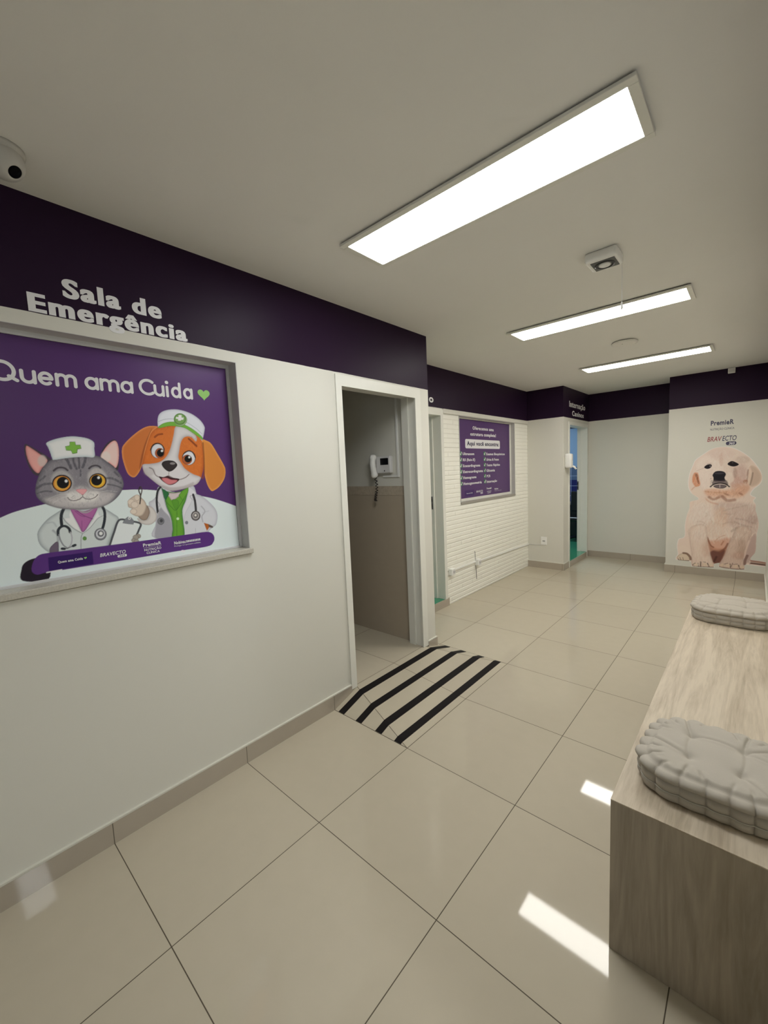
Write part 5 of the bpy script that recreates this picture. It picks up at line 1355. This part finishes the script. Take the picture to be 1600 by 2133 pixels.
class Print:
    def __init__(self, u0, u1, v0, v1, step, base):
        self.nu, self.nv = int(round((u1 - u0) / step)) + 1, int(round((v1 - v0) / step)) + 1
        self.u = np.linspace(u0, u1, self.nu, dtype=np.float32)
        self.v = np.linspace(v0, v1, self.nv, dtype=np.float32)
        self.c = np.empty((self.nv, self.nu, 3), np.float32)
        self.c[:] = base
        self.mask = None
        self.step = step

    def window(self, P, pad):
        lo, hi = P.min(0) - pad, P.max(0) + pad
        i0, i1 = np.searchsorted(self.u, lo[0]), np.searchsorted(self.u, hi[0])
        j0, j1 = np.searchsorted(self.v, lo[1]), np.searchsorted(self.v, hi[1])
        return i0, i1, j0, j1

    def field(self, P, w, closed):
        i0, i1, j0, j1 = w
        X, Y = np.meshgrid(self.u[i0:i1], self.v[j0:j1])
        d2 = np.full(X.shape, 1e9, np.float32)
        ins = np.zeros(X.shape, bool)
        P = P.astype(np.float32)
        for k in range(len(P) if closed else len(P) - 1):
            a, b = P[k], P[(k + 1) % len(P)]
            ex, ey = b[0] - a[0], b[1] - a[1]
            L = ex * ex + ey * ey
            if L < 1e-14:
                continue
            t = np.clip(((X - a[0]) * ex + (Y - a[1]) * ey) / L, 0, 1)
            np.minimum(d2, (X - a[0] - t * ex) ** 2 + (Y - a[1] - t * ey) ** 2, out=d2)
            if closed and a[1] != b[1]:
                cr = (a[1] > Y) != (b[1] > Y)
                ins ^= cr & (X < (ex * (Y - a[1]) / ey + a[0]))
        return np.sqrt(d2), ins

    def blend(self, w, al, col):
        i0, i1, j0, j1 = w
        s = self.c[j0:j1, i0:i1]
        s += al[..., None] * (col - s)

    def run(self, ops, seed=1):
        rng = np.random.default_rng(seed)
        for o in ops:
            P = np.array(o[1], float) * 1e-4
            if o[0] == 'mask':
                Q = spline(P)
                w = self.window(Q, 0.01)
                d, ins = self.field(Q, w, True)
                self.mask = np.full(self.c.shape[:2], -1.0, np.float32)
                i0, i1, j0, j1 = w
                self.mask[j0:j1, i0:i1] = np.where(ins, d, -d)
            elif o[0] == 'f':
                _, _, col, edge, ew, ft, a, sharp = o
                ew, ft = ew * 1e-4, max(ft * 1e-4, self.step)
                Q = P if sharp else spline(P)
                w = self.window(Q, ft)
                if w[1] <= w[0] or w[3] <= w[2]:
                    continue
                d, ins = self.field(Q, w, True)
                sd = np.where(ins, d, -d)
                al = np.clip(sd / ft + 0.5, 0, 1)
                al = al * al * (3 - 2 * al) * a
                c = np.array(col, np.float32)
                if edge:
                    t = np.clip(sd / ew, 0, 1)
                    t = (t * (2 - t))[..., None]
                    c = np.array(edge, np.float32) * (1 - t) + c * t
                self.blend(w, al, c)
            elif o[0] == 's':
                _, _, wd, col, a, ft = o
                wd, ft = wd * 1e-4, max(ft * 1e-4, self.step)
                Q = spline(P, False, 6) if len(P) > 2 else P
                w = self.window(Q, wd / 2 + ft)
                if w[1] <= w[0] or w[3] <= w[2]:
                    continue
                d, _ = self.field(Q, w, False)
                al = np.clip((wd / 2 - d) / ft + 0.5, 0, 1)
                self.blend(w, al * al * (3 - 2 * al) * a, np.array(col, np.float32))
            elif o[0] == 'h':
                _, _, n, L, ang, spread, c1, c2, a, wd = o
                L, wd = L * 1e-4, max(wd * 1e-4, self.step * 0.8)
                lo, hi = P.min(0), P.max(0)
                k = 0
                while k < n:
                    p = lo + rng.random(2) * (hi - lo)
                    ins = False
                    for i in range(len(P)):
                        q, r = P[i - 1], P[i]
                        if (q[1] > p[1]) != (r[1] > p[1]) and p[0] < (r[0] - q[0]) * (p[1] - q[1]) / (r[1] - q[1]) + q[0]:
                            ins = not ins
                    k += 1
                    if not ins:
                        continue
                    th = math.radians(ang + rng.uniform(-spread, spread))
                    ll = L * rng.uniform(0.5, 1.2)
                    e = p + ll * np.array([math.cos(th), math.sin(th)])
                    md = (p + e) / 2 + ll * 0.12 * rng.uniform(-1, 1, 2)
                    Q = np.array([p, md, e])
                    w = self.window(Q, wd * 1.5)
                    if w[1] <= w[0] or w[3] <= w[2]:
                        continue
                    d, _ = self.field(Q, w, False)
                    al = np.clip((wd / 2 - d) / wd + 0.5, 0, 1) * a * rng.uniform(0.4, 1)
                    self.blend(w, al, np.array(c1 if rng.random() < 0.5 else c2, np.float32))

    def sheet(self, name, frame, m, parent=None, depth=0.0, label=None):
        V = np.array([frame(float(u), float(v), depth) for v in self.v for u in self.u], np.float32)
        idx = np.arange(self.nu * self.nv).reshape(self.nv, self.nu)
        F = np.stack([idx[:-1, :-1], idx[:-1, 1:], idx[1:, 1:], idx[1:, :-1]], -1).reshape(-1, 4)
        C = np.concatenate([self.c.reshape(-1, 3), np.ones((self.nu * self.nv, 1), np.float32)], 1)
        if self.mask is not None:
            mk = self.mask
            ok = (mk > 0).ravel()
            F = F[ok[F].sum(1) >= 3]
            used = np.unique(F)
            rm = np.full(len(V), -1)
            rm[used] = np.arange(len(used))
            V, C, F = V[used], C[used], rm[F]
        me = bpy.data.meshes.new(name)
        me.vertices.add(len(V))
        me.vertices.foreach_set('co', V.ravel())
        me.loops.add(F.size)
        me.polygons.add(len(F))
        me.loops.foreach_set('vertex_index', F.ravel().astype(np.int32))
        me.polygons.foreach_set('loop_start', np.arange(0, F.size, 4, dtype=np.int32))
        me.update(calc_edges=True)
        at = me.color_attributes.new('ink', 'FLOAT_COLOR', 'POINT')
        at.data.foreach_set('color', C.ravel().astype(np.float32))
        me.validate()
        return link(name, me, m, parent, label)


# ---- large poster in the left wall
PUR = (0.098, 0.036, 0.160)
PU0, PU1, PV0, PV1 = WY0 + 0.018, WY1 - 0.0195, WZ0 + 0.012, WZ1 - 0.021
pr = Print(PU0, PU1, PV0, PV1, 0.002, PUR)
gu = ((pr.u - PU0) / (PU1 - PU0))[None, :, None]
pr.c *= (0.88 + 0.24 * gu)  # purple brightens to the right, uneven room light painted into the ink
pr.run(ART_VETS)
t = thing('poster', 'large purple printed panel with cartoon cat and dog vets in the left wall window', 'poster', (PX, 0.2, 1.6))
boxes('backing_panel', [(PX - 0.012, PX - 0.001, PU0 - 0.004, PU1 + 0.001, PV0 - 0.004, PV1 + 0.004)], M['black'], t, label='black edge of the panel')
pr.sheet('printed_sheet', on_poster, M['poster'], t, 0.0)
# rounded monoline title
sw = 0.0122


def ring(x0, x1, y0, y1, n=32): return (arc((x0 + x1) / 2, (y0 + y1) / 2, (x1 - x0 - sw) / 2, (y1 - y0 - sw) / 2, 0, 360, n)[:-1], sw, True)
def bar(*p): return (list(p), sw, False)
h_ = sw / 2
Y0, Y1 = 1.9085, 1.9615           # outer baseline and x-height


def glyph_u(x0, x1):
    r = (x1 - x0 - sw) / 2
    return [(([(x0 + h_, Y1 - h_)] + arc((x0 + x1) / 2, Y0 + h_ + r, r, r, 180, 360, 16) + [(x1 - h_, Y1 - h_)]), sw, False), bar((x1 - h_, Y1 - h_), (x1 - h_, Y0 + h_))]


def glyph_e(x0, x1):
    cx, cy, rx, ry = (x0 + x1) / 2, (Y0 + Y1) / 2, (x1 - x0 - sw) / 2, (Y1 - Y0 - sw) / 2
    return [(arc(cx, cy, rx, ry, 0, 312, 28), sw, False), bar((cx - rx, cy), (cx + rx, cy))]


def glyph_m(x0, x1):
    a = (x1 - x0 - sw) / 4
    x = x0 + h_
    yt = Y1 - h_ - a
    return [bar((x, Y0 + h_), (x, Y1 - h_)), (arc(x + a, yt, a, a, 180, 0, 14) + [(x + 2 * a, Y0 + h_)], sw, False), (arc(x + 3 * a, yt, a, a, 180, 0, 14) + [(x + 4 * a, Y0 + h_)], sw, False)]


def glyph_a(x0, x1, top=None): return [ring(x0, x1, Y0, Y1), bar((x1 - h_, Y0 + h_), (x1 - h_, (top or Y1) - h_))]


TITLE = [
    [ring(-0.190, -0.1125, 1.9095, 1.9865, 44), bar((-0.1335, 1.9300), (-0.112, 1.9165))],
    glyph_u(-0.1035, -0.0545), glyph_e(-0.0510, -0.0025), glyph_m(0.0020, 0.0735),
    glyph_a(0.0980, 0.1481), glyph_m(0.1512, 0.2243), glyph_a(0.2278, 0.2777),
    [(arc(0.3375, 1.9450, 0.0315, 0.0305, 50, 310, 30), sw, False)], glyph_u(0.3612, 0.4085),
    [bar((0.4205, Y1 - h_), (0.4205, Y0 + h_)), ([(0.4205, 1.9762), (0.4205, 1.9765)], 0.0155, False)],
    glyph_a(0.4370, 0.4829, 1.9830), glyph_a(0.4925, 0.5385)]
for g_ in TITLE:
    stroke_mesh('title_letter', g_, on_poster, M['white_ink'], t, 0.0008)


def heart(cx, cy, w, h):
    out = []
    for k in range(48):
        a = 2 * math.pi * k / 48
        out.append((cx + w / 2 * (math.sin(a) ** 3), cy + h * ((13 * math.cos(a) - 5 * math.cos(2 * a) - 2 * math.cos(3 * a) - math.cos(4 * a)) / 29.0 + 0.05)))
    return out


flat_shape('heart', [heart(.5935, 1.9375, .0605, .0530)], on_poster, M['green_ink'], t, 0.0008)


letters('logo_lettering', [('BRAVECTO', .084, .181, 1.2110, .0158, .02, .2), ('PremieR', .252, .330, 1.2262, .0160, .03, 0), ('NUTRIÇÃO', .2555, .3280, 1.2060, .0105, .02, 0), ('CLÍNICA', .2635, .3200, 1.1918, .0105, .02, 0),
                           ('Nobivac', .3870, .4420, 1.2150, .0160, .03, 0), ('Proteger é o primeiro cuidado.', .3865, .5137, 1.2042, .0070, .0, 0), ('Quem ama Cuida', -.0590, .0235, 1.2121, .0105, .03, 0)], on_poster, M['white_ink'], t, 0.0008)
flat_shape('logo_pill', [rrect(.1477, .1838, 1.1965, 1.2080, .005)], on_poster, M['white_ink'], t, 0.0007)
letters('logo_number', [('365', .1540, .1775, 1.1985, .0080, .02, .2)], on_poster, M['purple_ink'], t, 0.0011)
for k in range(9):
    flat_shape('logo_dash', [[(.4445 + .0078 * k, 1.2165), (.4500 + .0078 * k, 1.2165), (.4500 + .0078 * k, 1.2270), (.4445 + .0078 * k, 1.2270)]], on_poster, M['white_ink'], t, 0.0008)
flat_shape('logo_rule', [[(.253, 1.2205), (.329, 1.2205), (.329, 1.2216), (.253, 1.2216)]], on_poster, M['white_ink'], t, 0.0008)
flat_shape('small_heart', [heart(.0325, 1.2172, .010, .009)], on_poster, M['green_ink'], t, 0.0008)

# ---- services list in the brick wall
LU0, LU1, LV0, LV1 = BY0 + 0.010, BY1 - 0.036, BZ0 + 0.033, BZ1 - 0.015
t = thing('poster', 'purple printed list of services with white lettering in the brick wall', 'poster', (BX, 4.4, 1.6))
boxes('printed_panel', [(BX - 0.012, BX, LU0, LU1, LV0, LV1)], mat('purple_list_print', (0.090, 0.036, 0.150), 0.4), t)


letters('word', [('Oferecemos uma', 4.107, 4.645, 1.970, .042, .02, 0), ('estrutura completa!', 4.049, 4.704, 1.897, .042, .02, 0)], on_list, M['white_ink'], t, 0.0012, smear=0.03)
flat_shape('heading_plate', [rrect(3.925, 4.817, 1.744, 1.853, .022)], on_list, M['white_ink'], t, 0.0006)
letters('word', [('Aqui você encontra:', 3.967, 4.783, 1.778, .054, .022, 0)], on_list, M['navy_ink'], t, 0.0016, smear=0.025)
rows_l = [('Ultrassom', 4.128), ('RX (Raio-X)', 4.145), ('Ecocardiograma', 4.272), ('Eletrocardiograma', 4.337), ('Hemograma', 4.170), ('Hemogasometria', 4.300)]
rows_r = [('Exames Bioquímicos', 4.955), ('Urina & Fezes', 4.777), ('Testes Rápidos', 4.808), ('Glicemia', 4.659), ('PCR', 4.533), ('Internação', 4.715)]
M['tick_ink'] = mat('dark_green_vinyl', (0.05, 0.22, 0.09), 0.5)
for i in range(6):
    yy = 1.664 - i * 0.0702
    letters('word', [(rows_l[i][0], 3.865, rows_l[i][1], yy, .033, .016, 0), (rows_r[i][0], 4.437, rows_r[i][1], yy - .002, .033, .016, 0)], on_list, M['white_ink'], t, 0.0012, smear=0.03)
    for u in (3.795, 4.366):
        flat_shape('tick_box', [[(u, yy - .006), (u + .050, yy - .006), (u + .050, yy + .041), (u, yy + .041)]], on_list, M['tick_ink'], t, 0.0006)
        stroke_mesh('tick_mark', [([(u + .010, yy + .016), (u + .022, yy + .003), (u + .044, yy + .035)], .009, False)], on_list, M['white_ink'], t, 0.0010)
flat_shape('logo_block', [[(3.889, 1.175), (4.108, 1.175), (4.108, 1.246), (3.889, 1.246)]], on_list, M['dark_ink'], t, 0.0006)
flat_shape('logo_pill', [rrect(4.268, 4.326, 1.181, 1.200, .008)], on_list, M['white_ink'], t, 0.0007)
letters('logo_lettering', [('Quem ama Cuida', 3.930, 4.071, 1.204, .012, .02, 0), ('BRAVECTO', 4.163, 4.327, 1.205, .024, .02, .2), ('PremieR', 4.432, 4.560, 1.227, .024, .03, 0), ('NUTRIÇÃO', 4.438, 4.553, 1.193, .015, .01, 0),
                           ('CLÍNICA', 4.448, 4.541, 1.174, .014, .01, 0), ('Nobivac', 4.645, 4.749, 1.210, .022, .03, 0), ('Proteger é o primeiro cuidado.', 4.646, 4.844, 1.191, .009, 0, 0)], on_list, M['white_ink'], t, 0.0010)
letters('logo_number', [('365', 4.278, 4.316, 1.184, .013, .02, .2)], on_list, M['purple_ink'], t, 0.0013)

# ---- puppy mural on the pier
pu = Print(1.19, 2.119, 0.095, 1.66, 0.003, (0.6, 0.58, 0.53))
pu.run(ART_PUPPY, 4)
md = pu.sheet('wall_decal', on_pier, M['decal'], None, 0.0012)
tag(md, 'life-size cut-out picture of a cream puppy sitting on the pier wall', 'wall decal')
t = thing('wall_lettering', 'sponsor lettering in dark ink above the puppy picture', 'lettering', (1.67, YP, 1.8))
letters('word', [('PremieR', 1.556, 1.776, 1.902, .062, .03, 0)], on_pier, M['navy_ink'], t, 0.001)
letters('word', [('NUTRIÇÃO CLÍNICA', 1.552, 1.782, 1.842, .026, .0, 0)], on_pier, M['navy_ink'], t, 0.001)
letters('word', [('BRAV', 1.527, 1.668, 1.706, .062, .01, .2)], on_pier, M['red_ink'], t, 0.001)
letters('word', [('ECTO', 1.672, 1.806, 1.706, .062, .01, .2)], on_pier, M['navy_ink'], t, 0.001)
flat_shape('number_plate', [rrect(1.708, 1.806, 1.650, 1.694, .02)], on_pier, M['navy_ink'], t, 0.001)
letters('number', [('365', 1.735, 1.792, 1.657, .030, .02, .2)], on_pier, M['white_ink'], t, 0.0016)
